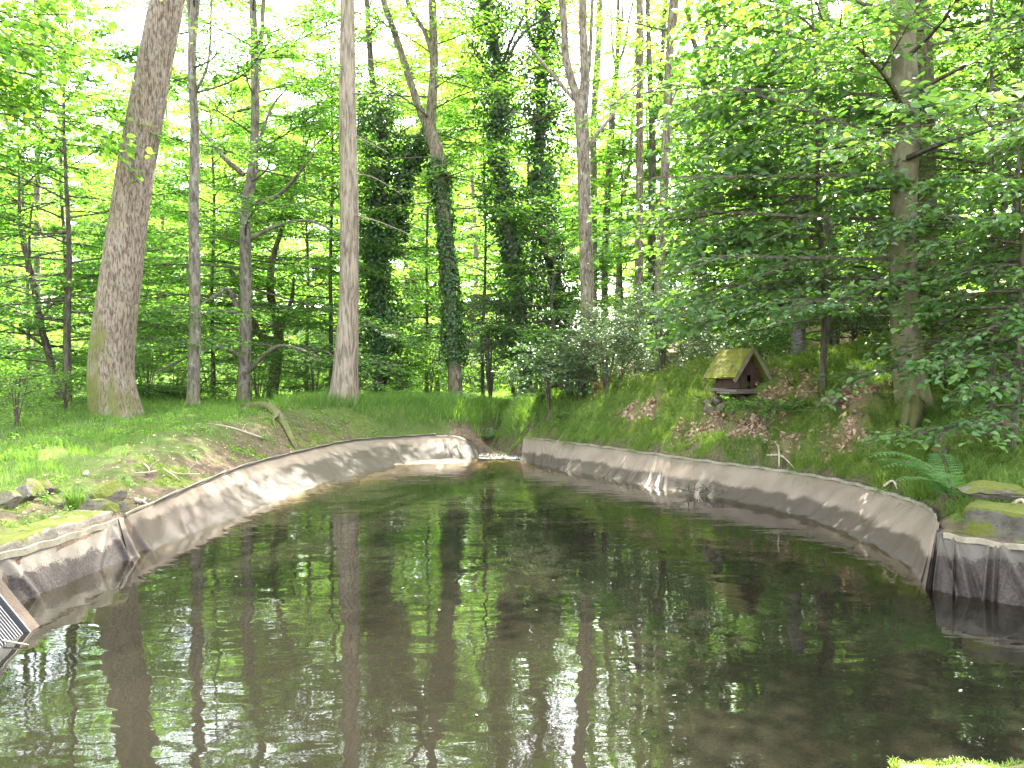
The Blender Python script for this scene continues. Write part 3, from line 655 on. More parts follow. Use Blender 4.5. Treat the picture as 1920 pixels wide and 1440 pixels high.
tree('trip', 'triple_stem_tree', 'olive trunk forking into three stems against the white sky', [(1312, 760), (1313, 560), (1315, 400), (1318, 280), (1322, 170), (1325, 90), (1326, -20)], 20, [24, 22, 22, 22, 20, 12, 10], BK['mossy'], 15,
     limbs=[([(1318, 180), (1306, 110), (1292, 60), (1284, -20)], [12, 10, 9, 8]), ([(1326, 190), (1336, 120), (1343, 40), (1346, -30)], [15, 13, 12, 10]), ([(1316, 230), (1300, 210, -.3), (1270, 205, -.6)], [5, 4, 3]), ([(1315, 285), (1298, 265, -.3), (1275, 262, -.6)], [5, 4, 3]), ([(1342, 70), (1370, 45), (1410, 15)], [6, 5, 3])])
tree('birch', 'birch', 'peeling birch trunk half hidden in the leaves right of the triple-stemmed tree', [(1497, 720), (1496, 560), (1492, 400), (1484, 230), (1472, 130), (1460, 0)], 18, [26, 24, 24, 26, 26, 24], BK['birch'], 15)
tree('midr', 'grey_tree', 'grey straight trunk seen between leaf masses behind the mossy mound', [(1556, 640), (1550, 480), (1545, 250), (1540, 100), (1538, 0)], 21, [24, 22, 20, 20, 18], BK['grey'], 16)
tree('backr', 'beech', 'grey trunk with a flared foot on the litter slope behind the right beech', [(1643, 655), (1652, 560), (1656, 450), (1655, 250), (1652, 0)], 17, [42, 34, 30, 28, 26], BK['beech'], 16)
tree('beech', 'smooth_beech', 'smooth olive-grey beech trunk on the mossy bank, thickest on the right', [(1716, 790), (1704, 690), (1694, 560), (1690, 420), (1694, 250), (1688, 100), (1684, 0)], 10.4, [56, 52, 49, 48, 47, 45, 43], BK['beech'], 15, sides=22, flare=.25, rough=.025)
tree('oakr', 'mossy_oak', 'ridged moss-covered oak trunk tucked behind the smooth beech', [(1752, 790), (1745, 660), (1732, 500), (1728, 300), (1722, 100), (1718, 0)], 11.8, [70, 54, 46, 42, 38, 36], BK['mossy'], 15, sides=18, flare=.4, rough=.04)
tree('sapa', 'sapling', 'thin upright sapling stem near the right edge, left of its pair', [(1860, 760), (1862, 600), (1872, 450), (1890, 290), (1900, 150), (1908, 0)], 11, [13, 11, 10, 9, 7, 5], BK['twig'], 8)
tree('sapb', 'sapling', 'thin upright sapling stem near the right edge, right of its pair', [(1885, 770), (1890, 600), (1896, 450), (1906, 300), (1925, 150)], 10.5, [13, 12, 11, 9, 7], BK['twig'], 7)
tree('young', 'young_beech', 'slender dark young beech with layered branches at far left', [(114, 770), (100, 700), (78, 610), (62, 520), (42, 430), (40, 330)], 17, [17, 14, 12, 10, 7, 4], BK['dark'], 9,
     limbs=[([(72, 580), (58, 500), (60, 420), (66, 380)], [8, 6, 4, 3]), ([(85, 650), (40, 620, -.3), (-10, 600, -.6)], [6, 4, 3]), ([(75, 600), (115, 555, -.3), (150, 535, -.5)], [5, 4, 2])])
tree('edge', 'grey_tree', 'slender pale stem in bright leaves in the upper left corner', [(70, 760), (72, 500), (76, 250), (78, 130), (76, 0)], 27, [14, 12, 10, 9, 8], BK['grey'], 14)

# crowns -----------------------------------------------------------
def lay(n=14, z=(1, 9), L=2.6, leaf=.085, up=(-.05, .55), gap=.075, sub=5, nt=11, flat=.3, shape=4, prof=None, az=None, limb=.022, keep=1., twig=.36):
    prof = prof or (lambda f: L*(1.05-.6*f))
    def f(mb, g, sp):
        crown_boughs(mb, g, sp, z[0], z[1], n, prof, up, limb, sub, az, leaf=leaf, gap=gap, nt=nt, flat=flat, shape=shape, keep=keep, twig=twig)
    return f
L_ = LEAF
add_crown('leaner', lay(5, (10.5, 16.5), 2.6, .10, (.0, .8), .11, 4, 9), L_['lime'])
add_crown('thin', lay(14, (6.5, 14), 2.0, .09, (.1, .8), .09, 4, 9), L_['beech'])
add_crown('forked', lay(30, (2.2, 13), 2.9, .085, (-.05, .6), .08, 5, 10), L_['beech'])
add_crown('mossy', lay(22, (1.8, 9), 2.4, .085, (-.05, .6), .08, 5, 10), L_['beech'])
add_crown('pale', lay(6, (10, 16.5), 2.0, .09, (-.2, .3), .09, 4, 9), L_['beech'])
add_crown('young', lay(24, (.9, 8), 2.5, .075, (-.08, .5), .07, 5, 11), L_['beech'])
add_crown('edge', lay(16, (6, 14), 2.6, .10, (.0, .8), .10, 5, 9), L_['lime'])
add_crown('ivya', lay(16, (6, 13), 2.8, .09, (.1, .8), .10, 4, 9), L_['lime'])
add_crown('ivyb', lay(20, (5.5, 15), 2.6, .10, (-.05, .8), .11, 4, 8), L_['lime'])  # top boughs added above the view to dapple the left liner
add_crown('ivyc', lay(20, (8, 15.5), 3.0, .10, (.1, .8), .11, 4, 9), L_['lime'])  # crown thickened above the view to shade the left liner
add_crown('ivyd', lay(16, (9, 16.5), 2.8, .10, (.1, .8), .11, 4, 9), L_['lime'])
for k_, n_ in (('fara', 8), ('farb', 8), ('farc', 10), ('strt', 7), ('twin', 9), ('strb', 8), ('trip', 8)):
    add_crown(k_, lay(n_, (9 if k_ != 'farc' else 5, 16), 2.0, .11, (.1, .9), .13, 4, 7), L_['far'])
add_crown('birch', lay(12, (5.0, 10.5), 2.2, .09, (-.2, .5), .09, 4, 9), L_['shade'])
add_crown('midr', lay(9, (5, 11.5), 2.6, .09, (-.1, .5), .09, 4, 9), L_['shade'])
add_crown('backr', lay(13, (4, 10.5), 3.0, .085, (-.1, .5), .085, 5, 10), L_['shade'])
add_crown('oakr', lay(11, (4.6, 10.5), 2.8, .10, (-.15, .5), .10, 5, 9), L_['shade'])
add_crown('sapa', lay(18, (1.8, 8), 1.5, .075, (-.1, .5), .075, 4, 8, shape=6), L_['shade'])
add_crown('sapb', lay(18, (1.6, 7), 1.5, .075, (-.1, .5), .075, 4, 8, shape=6), L_['shade'])
# the beech keeps low boughs that hang out over its bank
def beech_crown(mb, g, sp):
    crown_boughs(mb, g, sp, 3.6, 7.2, 9, lambda f: 3.4*(1.05-.4*f), (-.12, .5), .03, 6, None, leaf=.085, gap=.085, nt=11, flat=.35, shape=6)
    for (zz, a, L, el) in ((3.1, 3.3, 2.6, .0), (3.6, 2.9, 3.0, .1), (2.6, 3.7, 2.2, -.05), (4.2, 3.1, 3.2, .0), (2.3, 5.6, 1.8, -.1), (3.4, 4.4, 2.2, .0), (4.6, 3.6, 3.0, .1), (5.2, 3.0, 3.2, .1), (2.9, 2.6, 2.4, .0)):
        p0 = sp(zz); d = np.array([math.cos(a), math.sin(a), el])
        for k in range(7):
            q = p0+d*L*(.2+.12*k); an = a+(.75 if k % 2 else -.75)*(1-.1*k)
            bough(mb, g, q, [math.cos(an), math.sin(an), g.normal(-.1, .1)], L*g.uniform(.28, .5), .10, .085, 10, .36, .2, .35, .012, 6)
        prisms(mb, np.array([p0]), np.array([p0+d*L]), .03, .01, 1)
add_crown('beech', beech_crown, L_['shade'])
# boughs added to the forked oak above the view, to shade the left liner
def over(mb, g, sp):
    lay(12, (10.2, 15), 3.0, .10, (.1, .8), .11, 4, 8)(mb, g, sp)
    for k in range(12):
        zz = 9.9+.25*k; p0 = sp(zz); a = R(160+17*(k % 5)); L = g.uniform(2.2, 3.8); d = np.array([math.cos(a), math.sin(a), .12])
        prisms(mb, np.array([p0]), np.array([p0+d*L]), .035, .012, 1)
        for q in range(8):
            an = a+(.8 if q % 2 else -.8)*(1.05-.1*q); bough(mb, g, p0+d*L*(.25+.1*q), [math.cos(an), math.sin(an), g.normal(0, .12)], g.uniform(.8, 1.5), .12, .11, 10, .42, .15, .4, .01)
add_crown('fork', over, L_['lime'])
# ivy sleeves
add_ivy('ivya', 9500, 1.4, 9.2, .85, .10); add_ivy('ivyb', 5200, 1.8, 6.9, .2, .085)
add_ivy('ivyc', 11500, 2.3, 13, .85, .10); add_ivy('ivyd', 14500, 2.6, 14, 1.05, .105)
_s = [at(712, 480, 22), at(735, 400, 22), at(760, 330, 22), at(790, 260, 22)]
add_ivy('ivya', 4600, _s[0][2], _s[3][2], .65, .10, sp=spine_fn(_s))
add_ivy('birch', 2200, 5.0, 10, .35); add_ivy('trip', 1800, 1.6, 4.6, .3)

# understory beeches and hazels: each its own trunk and crown --------
def under(key, name, label, x, y, H, bark, leafm, fn, r=.07, lean=(0, 0), group=None, cat='tree'):
    z = gz(x, y); g = np.random.default_rng(sum(map(ord, key)))
    P = np.array([[x, y, z-.1]]+[[x+lean[0]*f+g.normal(0, .05), y+lean[1]*f+g.normal(0, .05), z+H*f] for f in (.2, .4, .6, .8, 1.)])
    root = empty(name, (x, y, z), label, cat, group)
    make_trunk(root, P, np.linspace(r, r*.2, 6), bark, 9, 22, .3, .04, sum(map(ord, key)))
    TREES[key] = (root, spine_fn(P), P, list(np.linspace(r, r*.2, 6)))
    add_crown(key, fn, leafm)
    return root
UN = [
 ('u1', -8.6, 15.5, 7.5, 'layered young beech at the left edge in front of the slender dark one', (1.2, 7.2), 2.4, 22),
 ('u2', -11.2, 20, 10, 'tall leafy beech behind the far left young beech', (.8, 10), 3.2, 30),
 ('u3', -8.2, 22, 9, 'leafy beech directly behind the leaning oak', (.8, 9), 3.0, 28),
 ('u4', -6.7, 26, 11, 'leafy beech in the gap between leaning oak and spotted trunk', (.9, 11), 3.0, 30),
 ('u5', -5.2, 23, 11, 'leafy beech in the gap left of the pale straight trunk', (.8, 11), 2.9, 32),
 ('u6', -2.9, 27, 12, 'leafy beech behind the two left ivy trunks', (.5, 12), 3.0, 34),
 ('u7', -.9, 25, 9.5, 'leafy beech between the Y-forked and the tall ivy trunk', (.5, 9.2), 2.6, 30),
 ('u8', 1.1, 21, 5, 'low spreading beech filling the space left of the forked oak', (.8, 5), 2.2, 24),
 ('u9', 3.6, 26, 8, 'airy beech low between the slim trunks right of centre', (.6, 7.5), 2.5, 26),
 ('u10', 5.6, 25, 8.5, 'leafy beech behind the lichen flecked straight trunk', (.6, 8.5), 2.6, 26),
 ('u11', -14.5, 24, 11, 'big leafy beech in the far left background', (.8, 11), 3.4, 28),
 ('u12', -9.5, 29, 10, 'bright sunlit beech far behind the leaning oak', (.8, 10), 3.1, 24),
]
for (k_, x_, y_, H_, lb, z_, L0, n_) in UN:
    zz = gz(x_, y_)+(.9 if y_ > 22.5 else 0)
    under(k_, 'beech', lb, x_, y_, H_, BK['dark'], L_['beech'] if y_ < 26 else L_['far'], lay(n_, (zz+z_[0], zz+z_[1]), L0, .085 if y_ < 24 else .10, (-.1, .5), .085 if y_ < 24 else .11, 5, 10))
UR = [
 ('r1', 5.9, 15.0, 6.5, 'bushy hazel behind the duck house roof', (.4, 6), 1.7, 18, .09),
 ('r2', 8.5, 21, 9, 'leafy tree between birch and grey trunk behind the mound', (.6, 8.5), 2.6, 22, .095),
 ('r3', 9.2, 14.5, 8, 'dense leafy tree behind the ridged mossy oak', (.5, 7), 2.3, 22, .085),
 ('r4', 11.8, 17, 9, 'dense leafy tree at the right edge of the wood', (.4, 7.5), 2.6, 23, .095),
 ('r5', 7.3, 18.5, 7, 'leafy tree just left of the flared grey trunk', (.5, 6.5), 2.0, 18, .09),
 ('r6', 9.0, 10.9, 7, 'dark leafy tree rising from the right edge', (.7, 5.8), 2.1, 15, .085),
]
for (k_, x_, y_, H_, lb, z_, L0, n_, lf) in UR:
    zz = gz(x_, y_)
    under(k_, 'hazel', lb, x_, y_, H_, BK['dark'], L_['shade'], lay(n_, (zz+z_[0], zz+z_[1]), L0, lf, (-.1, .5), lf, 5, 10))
# broad leaved hazels close by on the right bank
def near_hazel(boughs, leaf=.10, gap=.085):
    def f(mb, g, sp):
        for (zz, a, L, el, n) in boughs:
            p0 = sp(zz); d = np.array([math.cos(a), math.sin(a), el]); lat = np.array([-math.sin(a), math.cos(a), 0])
            pts = np.array([p0+d*L*t-np.array([0, 0, .12])*L*t*t+lat*.06*L*math.sin(4*t) for t in np.linspace(0, 1, 7)])
            tube(mb, pts, np.linspace(.02, .006, 7), 5, 1, False)
            for k in range(n):
                t = .15+.85*(k+.5)/n; q = np.array([np.interp(t, np.linspace(0, 1, 7), pts[:, c]) for c in range(3)])
                an = a+(.8 if k % 2 else -.8)*(1.05-.6*t)
                bough(mb, g, q, [math.cos(an), math.sin(an), g.normal(-.05, .15)], L*g.uniform(.3, .55), leaf, gap, 9, .38, .25, .4, .01, 6, wl=.75)
    return f
under('h1', 'hazel', 'broad leaved hazel bush overhanging the mossy bank beside the duck house', 4.5, 11.6, 7.0, BK['twig'], L_['shade'],
      near_hazel([(2.7+.24*i, 3.0+.55*math.sin(i*2.1), 1.95-.03*i, -.10+.03*i, 10) for i in range(17)]+[(2.7+.3*i, 4.2+.9*math.sin(i*1.7), 1.4, .0, 9) for i in range(13)]+[(3.2+.4*i, .3+1.5*math.sin(i), 1.5, .05, 8) for i in range(9)], .135, .10), .05, (-.3, -.2))
under('h2', 'beech_sapling', 'broad leaved beech sapling by the fern and concrete block', 5.05, 8.1, 3.6, BK['twig'], L_['shade'],
      near_hazel([(1.2+.16*i, 2.9+1.5*math.sin(i*2.3), 1.0-.02*i, -.1+.02*i, 8) for i in range(16)]+[(1.6+.2*i, 5.5+1.0*math.sin(i*1.3), 1.1, .0, 7) for i in range(9)], .085, .075), .035, (.15, .1))
under('h3', 'beech_sapling', 'taller beech sapling at the right edge above the broad leaved one', 6.0, 8.6, 5.4, BK['twig'], L_['shade'],
      near_hazel([(2.2+.2*i, 2.8+1.4*math.sin(i*2.3), 1.5-.03*i, -.05+.03*i, 9) for i in range(17)], .085, .08), .04, (.1, .1))

# a maple outside the frame whose boughs hang into the upper left corner
def maple_crown(mb, g, sp):
    for i in range(26):
        zz = 5.2+3.2*i/26; a = g.uniform(-.35, .95); L = g.uniform(2.2, 3.6)
        p0 = sp(zz); d = np.array([math.cos(a), math.sin(a), g.uniform(-.12, .18)]); prisms(mb, np.array([p0]), np.array([p0+d*L*.9]), .02, .006, 1)
        for k in range(7):
            an = a+(.7 if k % 2 else -.7)*(1.05-.12*k); bough(mb, g, p0+d*L*(.3+.1*k), [math.cos(an), math.sin(an), g.normal(-.1, .12)], L*g.uniform(.2, .36), .125, .11, 8, .4, .25, .4, .01, 6, wl=.85)
under('map', 'maple', 'maple with broad leaves hanging into the upper left corner', -8.9, 10.2, 9, BK['grey'], L_['lime'], maple_crown, .14)

under('h4', 'beech_sapling', 'leafy beech sapling whose boughs veil the smooth beech trunk', 5.75, 9.6, 6.2, BK['twig'], L_['shade'],
      near_hazel([(1.9+.22*i, 3.1+1.3*math.sin(i*2.3), 1.5+.25*math.sin(i*1.7), -.08+.02*i, 8) for i in range(8)]+[(1.8+.4*i, 5.4+1.0*math.sin(i*1.9), 1.3, 0, 8) for i in range(9)], .095, .085), .04, (-.1, -.1))

# shrubs --------------------------------------------------------------
def shrub(name, label, x, y, H, W, leafm, leaf, n, gap=.05, cat='shrub', group=None, stems=7, flat=.6, wl=.6, base=.15, shape=4):
    z = gz(x, y); root = empty(name, (x, y, z), label, cat, group); g = np.random.default_rng(int(abs(x)*977+y*131)+n)
    mb = MB(); st = MB()
    for k in range(stems):
        a = g.uniform(0, 2*PI); r = g.uniform(.05, .35)*W
        P = np.array([[0, 0, -.05], [r*.4*math.cos(a), r*.4*math.sin(a), H*.4], [r*math.cos(a), r*math.sin(a), H*g.uniform(.75, 1.)]])
        tube(st, spline(P, 8), np.linspace(.018, .006, 8), 5)
    for k in range(n):
        a = g.uniform(0, 2*PI); f = g.random()**.8; zz = base*H+(1-base)*H*f
        rr = W*.75*math.sqrt(max(.02, 1-(f*.95)**2.2))*g.uniform(.2, .85)
        p = np.array([rr*math.cos(a), rr*math.sin(a), zz*g.uniform(.85, 1.05)])
        bough(mb, g, p, [math.cos(a), math.sin(a), g.uniform(-.1, .9)], W*g.uniform(.25, .5), leaf, gap, 7, .4, .15, flat, .006, shape, True, wl=wl)
    st.build('stem', BARK['twig'], root); mb.build('foliage', [leafm, BARK['twig']], root, smooth=False)
    return root
shrub('grey_shrub', 'fine leaved grey-green shrub left of the duck house', 2.75, 14.6, 1.6, 1.35, L_['shrub'], .045, 260, .032)
shrub('grey_shrub', 'fine leaved grey-green shrub behind the lichen flecked trunk', 3.9, 17.2, 2.2, 1.6, L_['shrub'], .05, 250, .036)
shrub('grey_shrub', 'fine leaved grey-green shrub under the forked oak', 1.95, 16.4, 1.7, 1.3, L_['shrub'], .05, 230, .036)
shrub('hazel_bush', 'loose bright green bush in front of the grey-green shrubs', 5.0, 18.5, 2.6, 1.6, L_['beech'], .07, 130, .06)
shrub('holly_bush', 'tall dark glossy bush behind the pond inlet', -.55, 20.5, 2.9, 1.25, L_['dark'], .05, 320, .04, stems=12)
shrub('holly_bush', 'dark glossy bush right of the tallest dark bush', .75, 20.2, 2.0, 1.0, L_['dark'], .05, 220, .04, stems=9)
shrub('holly_bush', 'low dark bush at the foot of the first ivy trunk', -3.5, 21.2, 1.3, 1.1, L_['dark'], .055, 170, .045)
shrub('holly_bush', 'small dark bush behind the mossy double tree', -5.2, 21.0, 1.7, .9, L_['ivy'], .055, 140, .045)
shrub('leafy_bush', 'bright leafy bush between the two left ivy trunks', -2.3, 22.5, 1.9, 1.5, L_['far'], .075, 130, .06)
shrub('leafy_bush', 'bright leafy bush left of the thin pale trunk', -8.3, 18.2, 1.3, 1.3, L_['lime'], .06, 130, .05)
shrub('leafy_bush', 'low leafy bush between thin pale and spotted trunk', -6.2, 19.5, 1.2, 1.2, L_['beech'], .06, 120, .05)
shrub('yew_bush', 'small dark yew on the litter slope right of the hazel', 6.5, 15.2, 1.25, .8, L_['yew'], .035, 190, .022, wl=.16, flat=.3)
shrub('yew_bush', 'feathery young spruce beside the inlet mound', 1.28, 15.2, 1.25, .62, L_['yew'], .04, 190, .022, wl=.16, flat=.3)
shrub('bramble', 'pale green bramble drooping beside the stream mouth',   .72, 15.4, 1.35, .95, L_['shrub'], .085, 110, .075, wl=.8, shape=6)
shrub('grey_shrub', 'pale leafy shrub in the notch between spruce and duck house', 1.75, 14.9, 1.3, 1.1, L_['shrub'], .055, 170, .045)
shrub('beech_seedling', 'flat leaved seedling spreading before the duck house', 3.6, 11.3, .36, .75, L_['beech'], .07, 36, .055, stems=3, flat=.2, base=.75, shape=6)
shrub('weed_clump', 'leafy weed clump at the left end of the bank', -7.2, 11.6, .8, .7, L_['lime'], .05, 80, .05)
shrub('weed_clump', 'leafy weed clump behind the foot of the leaning oak', -7.6, 13.6, .7, .6, L_['lime'], .05, 70, .05)

# the wood behind: many trees, three kinds copied over ------------------
def back_kind(name, seed, H, zc, L, n, leafm, bark, leaf, gap):
    z = 0; root = empty(name, (0, 0, 0), 'sunlit tree in the bright wood far behind', 'tree', 'trees of the far wood')
    P = np.array([[0, 0, -.4]]+[[.25*math.sin(f*3+seed), .25*math.cos(f*4+seed)-.25, H*f] for f in (.2, .4, .6, .8, 1)])
    make_trunk(root, P, np.linspace(.14, .03, 6), bark, 8, 16, .3, .04, seed)
    mb = MB(); crown_boughs(mb, np.random.default_rng(seed), spine_fn(P), zc*H, H, n, lambda f: L*(.75+.5*f-.9*f*f), (-.05, .7), .02, 4, None, leaf=leaf, gap=gap, nt=8, flat=.4)
    mb.build('crown', [leafm, BARK['twig']], root, smooth=False); return root
kinds = [back_kind('woodland_tree', 3, 10, .08, 3.2, 30, L_['far'], BK['dark'], .21, .17), back_kind('woodland_tree', 8, 12, .15, 3.0, 30, L_['lime'], BK['grey'], .21, .17),
         back_kind('woodland_tree', 13, 8, .05, 3.2, 28, L_['far'], BK['dark'], .20, .16), back_kind('woodland_tree', 21, 14, .5, 3.0, 22, L_['far'], BK['brown'], .22, .18)]
g = random.Random(4); used = set(); spots = []
for yb, n, x0, x1 in ((33, 4, 4, 16), (41, 5, 6, 24), (52, 6, 4, 30), (62, 14, -42, 34), (71, 14, -48, 40), (80, 18, -60, 46), (92, 18, -68, 52)):
    for i in range(n):
        spots.append((x0+(x1-x0)*(i+g.uniform(.15, .85))/n, yb+g.uniform(-3, 3)))
for x_, y_ in ((-21, 33), (-25, 40), (-17, 43), (-6, 46), (0, 47), (-13, 48), (4.5, 44), (-24, 47), (-9, 53), (-2, 54), (-19, 54), (3, 56), (-27, 56)): spots.append((x_, y_))
talls = [(-2.4, 41), (.6, 43), (-8.5, 45), (-4, 49), (-20, 46)]
spots += talls
for x_, y_ in [(13, 13), (15, 19), (14, 25), (18, 24), (11, 24), (10.5, 27), (17, 15), (-16, 17), (-18, 28), (-13, 13.5)]: spots.append((x_, y_))
for i, (x_, y_) in enumerate(spots):
    ang = math.degrees(math.atan2(x_, y_))
    k = g.choice([0, 1, 2, 0, 2]) if not (2 < ang < 16) else g.choice([2, 3, 3])
    if (x_, y_) in talls: k = 3
    elif y_ < 32.5 and not (2 < ang < 16): k = g.choice([0, 2, 2])
    o = kinds[k] if k not in used else copy_tree(kinds[k]); used.add(k)
    o.location = (x_, y_, gz(x_, y_)); o.rotation_euler = (0, 0, g.uniform(0, 6.28)); s_ = g.uniform(.85, 1.15); s_ *= 1.3 if y_ > 58 else 1.1 if y_ > 44 else 1; o.scale = (s_, s_, s_*(.8 if -1 < ang < 14 else 1.15 if y_ > 58 and ang < -1 else 1))
    if x_ > 9 and y_ < 30: o['label'] = 'leafy tree in the dark wood up the right slope'; o['group'] = 'trees up the right slope'
    if x_ < -12 and y_ < 30: o['label'] = 'leafy tree at the left end of the wood'; o['group'] = 'trees at the left end'
#print('FACES', sum(len(m.polygons) for m in bpy.data.meshes))

# more undergrowth: leafy bushes in the wood, copies of two kinds ------
g = random.Random(9)
bk = [shrub('understory_bush', 'bright leafy bush in the undergrowth of the sunny wood', -9, 24, 1.7, 1.6, L_['far'], .09, 70, .09),
      shrub('understory_bush', 'bright leafy bush in the undergrowth of the sunny wood', -6, 27, 1.3, 1.7, L_['lime'], .09, 60, .09)]
for o in bk: o['group'] = 'bushes of the sunny undergrowth'
for i in range(12):
    x_ = -18+22*(i+g.uniform(.1, .9))/12; y_ = g.choice([22.5, 25, 27.5, 31])+g.uniform(-1, 1)
    if y_ < 24 and -5 < x_ < 2: y_ += 5
    o = copy_tree(bk[i % 2]); o.location = (x_, y_, gz(x_, y_)); o.rotation_euler = (0, 0, g.uniform(0, 6.28)); s_ = g.uniform(.8, 1.35); o.scale = (s_, s_, s_)
bk2 = shrub('understory_bush', 'dull green bush on the shady slope to the right', 7.6, 16.6, 1.4, 1.4, L_['shade'], .07, 120, .06)
bk2['group'] = 'bushes of the shady slope'
for x_, y_ in [(8.6, 13.2), (10.3, 15.5), (9.4, 18.5), (11.5, 13.5), (6.0, 19.5), (5.0, 21.5), (7.5, 22), (12.5, 19), (3.2, 22), (8.2, 10.2)]:
    o = copy_tree(bk2); o.location = (x_, y_, gz(x_, y_)); o.rotation_euler = (0, 0, g.uniform(0, 6.28)); s_ = g.uniform(.7, 1.2); o.scale = (s_, s_, s_)

# ------------------------------------------------------------------ grass, moss fur, litter
GR = np.random.default_rng(77)
BX = lambda y: .05-.5*np.exp(-((y-16.6)/1.2)**2)+.5*sm((y-17)/5)
def grad(x, y):
    e = .12; z = ground(x, y)
    return z, (ground(x+e, y)-z)/e, (ground(x, y+e)-z)/e
def blades(name, x, y, ln, wd, lean, down, mat, kind='stuff', lift=0., az=None):
    """lean: sideways bend, down: how far the tip falls along the slope"""
    n = len(x); z, dx, dy = grad(x, y)
    sl = np.stack([-dx, -dy, -(dx**2+dy**2)], -1); mag = np.linalg.norm(sl[:, :2], axis=1)[:, None]; sl = sl/np.maximum(np.linalg.norm(sl, axis=1)[:, None], .05)
    p0 = np.stack([x, y, z-.01+lift], -1); a = GR.uniform(0, 2*PI, n) if az is None else az; rd = np.stack([np.cos(a), np.sin(a), 0*a], -1)
    ln = ln[:, None]; k = np.clip(mag*1.6, 0, 1)*down
    up = np.array([0, 0, 1.])
    m_ = p0+ln*(up*(.55-.15*k)+rd*lean*.35+sl*k*.3)
    tp = p0+ln*(up*(.95-.9*k)+rd*lean+sl*k*1.0)
    b = GR.uniform(0, PI, n); sd = np.stack([np.cos(b), np.sin(b)*.4, 0*b], -1)*(wd[:, None])
    V = np.stack([p0-sd, p0+sd, m_+sd*.75, m_-sd*.75, tp], 1); i = np.arange(n)[:, None]*5
    mb = MB(); mb.add(V, i+np.array([[0, 1, 2, 3]])); mb.f.append((i+np.array([[3, 2, 4]]), 0))
    o = mb.build(name, mat, smooth=False); return tag(o, kind=kind)
def scatter(n, x0, x1, y0, y1, prob):
    x = GR.uniform(x0, x1, n); y = GR.uniform(y0, y1, n); s = sdf(x, y, POLY); k = GR.random(n) < prob(x, y, s); return x[k], y[k], s[k]
def clumpy(x, y, sc, k, lo=-.2, w=.5): return sm((vnoise(x, y, sc, k)-lo)/w)
# left bank lawn
x, y, s = scatter(150000, -10.5, -2.6, 5.2, 19.5, lambda x, y, s: (s > .2)*sm((s-.75)/.8+.35*vnoise(x, y, .6, 4))*(.25+.75*clumpy(x, y, .7, 3))*np.clip(9/y, .4, 1))
blades('grass', x, y, GR.uniform(.05, .17, len(x))*(1+.9*sm((-x-7)/2)), GR.uniform(.002, .0045, len(x))*(1+y/14), .45, .2, LEAF['grass'])
# lush long grass at the head of the pond
x, y, s = scatter(60000, -4.6, 1.5, 15.4, 21, lambda x, y, s: (s > .12)*sm((s-.1)/.5)*(np.abs(x-BX(y)) > .27)*(.35+.65*clumpy(x, y, .6, 6)))
blades('grass', x, y, GR.uniform(.14, .36, len(x)), GR.uniform(.004, .008, len(x)), .55, .1, LEAF['grass'])
# grass on the woodland floor at the left and behind
x, y, s = scatter(70000, -22, 8, 17.5, 36, lambda x, y, s: (s > .5)*sm((3.2-x)/2)*clumpy(x, y, 1.5, 1, -.3))
blades('grass', x, y, GR.uniform(.15, .4, len(x)), GR.uniform(.008, .016, len(x)), .6, 0, LEAF['grass'])
# hair grass on the right bank: tussocks whose blades spill outward and down the slope
cx, cy, cs = scatter(7000, -.2, 7.0, 6.6, 18.8, lambda x, y, s: ((x-3.5)**2+(y-12.2)**2 > .42)*(s > .14)*(s < 4.2)*(x > np.where(y > 14.5, BX(y)+.26, 0))*np.clip(1.1-zones(x, y, s)[3]*1.5, 0, 1)*.62)
ex, ey, es = scatter(5200, .2, 5.2, 7.4, 15.2, lambda x, y, s: (s > .08)*(s < .36)*(x > 0)*.75*(.3+.7*clumpy(x, y, .5, 3)))
n0 = len(cx); cx = np.concatenate([cx, ex]); cy = np.concatenate([cy, ey])
k = 110; n_ = len(cx); Rr = GR.uniform(.08, .2, n_)[:, None]; rr = Rr*np.sqrt(GR.random((n_, k))); aa = GR.uniform(0, 2*PI, (n_, k))
keep_ = GR.random((n_, k)) < (.45+.55*clumpy(cx, cy, .9, 2))[:, None]
x = (cx[:, None]+rr*np.cos(aa))[keep_]; y = (cy[:, None]+rr*np.sin(aa))[keep_]
lift = (.55*Rr*(1-(rr/Rr)**2))[keep_]; L0 = (GR.uniform(.07, .2, (n_, k))*GR.uniform(.6, 1.3, n_)[:, None]*np.where(np.arange(n_) >= n0, 1.15, 1)[:, None])[keep_]; az_ = (aa+GR.normal(0, .5, (n_, k)))[keep_]
blades('hair_grass', x, y, L0, GR.uniform(.0025, .0045, len(x)), .40, 1.0, LEAF['tuft'], lift=lift, az=az_)
# moss fur on the near ledge and the left cushions
x, y, s = scatter(60000, 1.1, 3.0, 2.0, 2.75, lambda x, y, s: (s > -.02)*1.)
blades('moss', x, y, GR.uniform(.008, .028, len(x)), GR.uniform(.0012, .0025, len(x)), .6, .2, LEAF['tuft'])
x, y, s = scatter(60000, -5.5, -3.0, 6.0, 14.5, lambda x, y, s: (s > .2)*(zones(x, y, s)[1] > .55)*.8)
blades('moss', x, y, GR.uniform(.02, .07, len(x)), GR.uniform(.003, .005, len(x)), .5, .6, LEAF['tuft'])
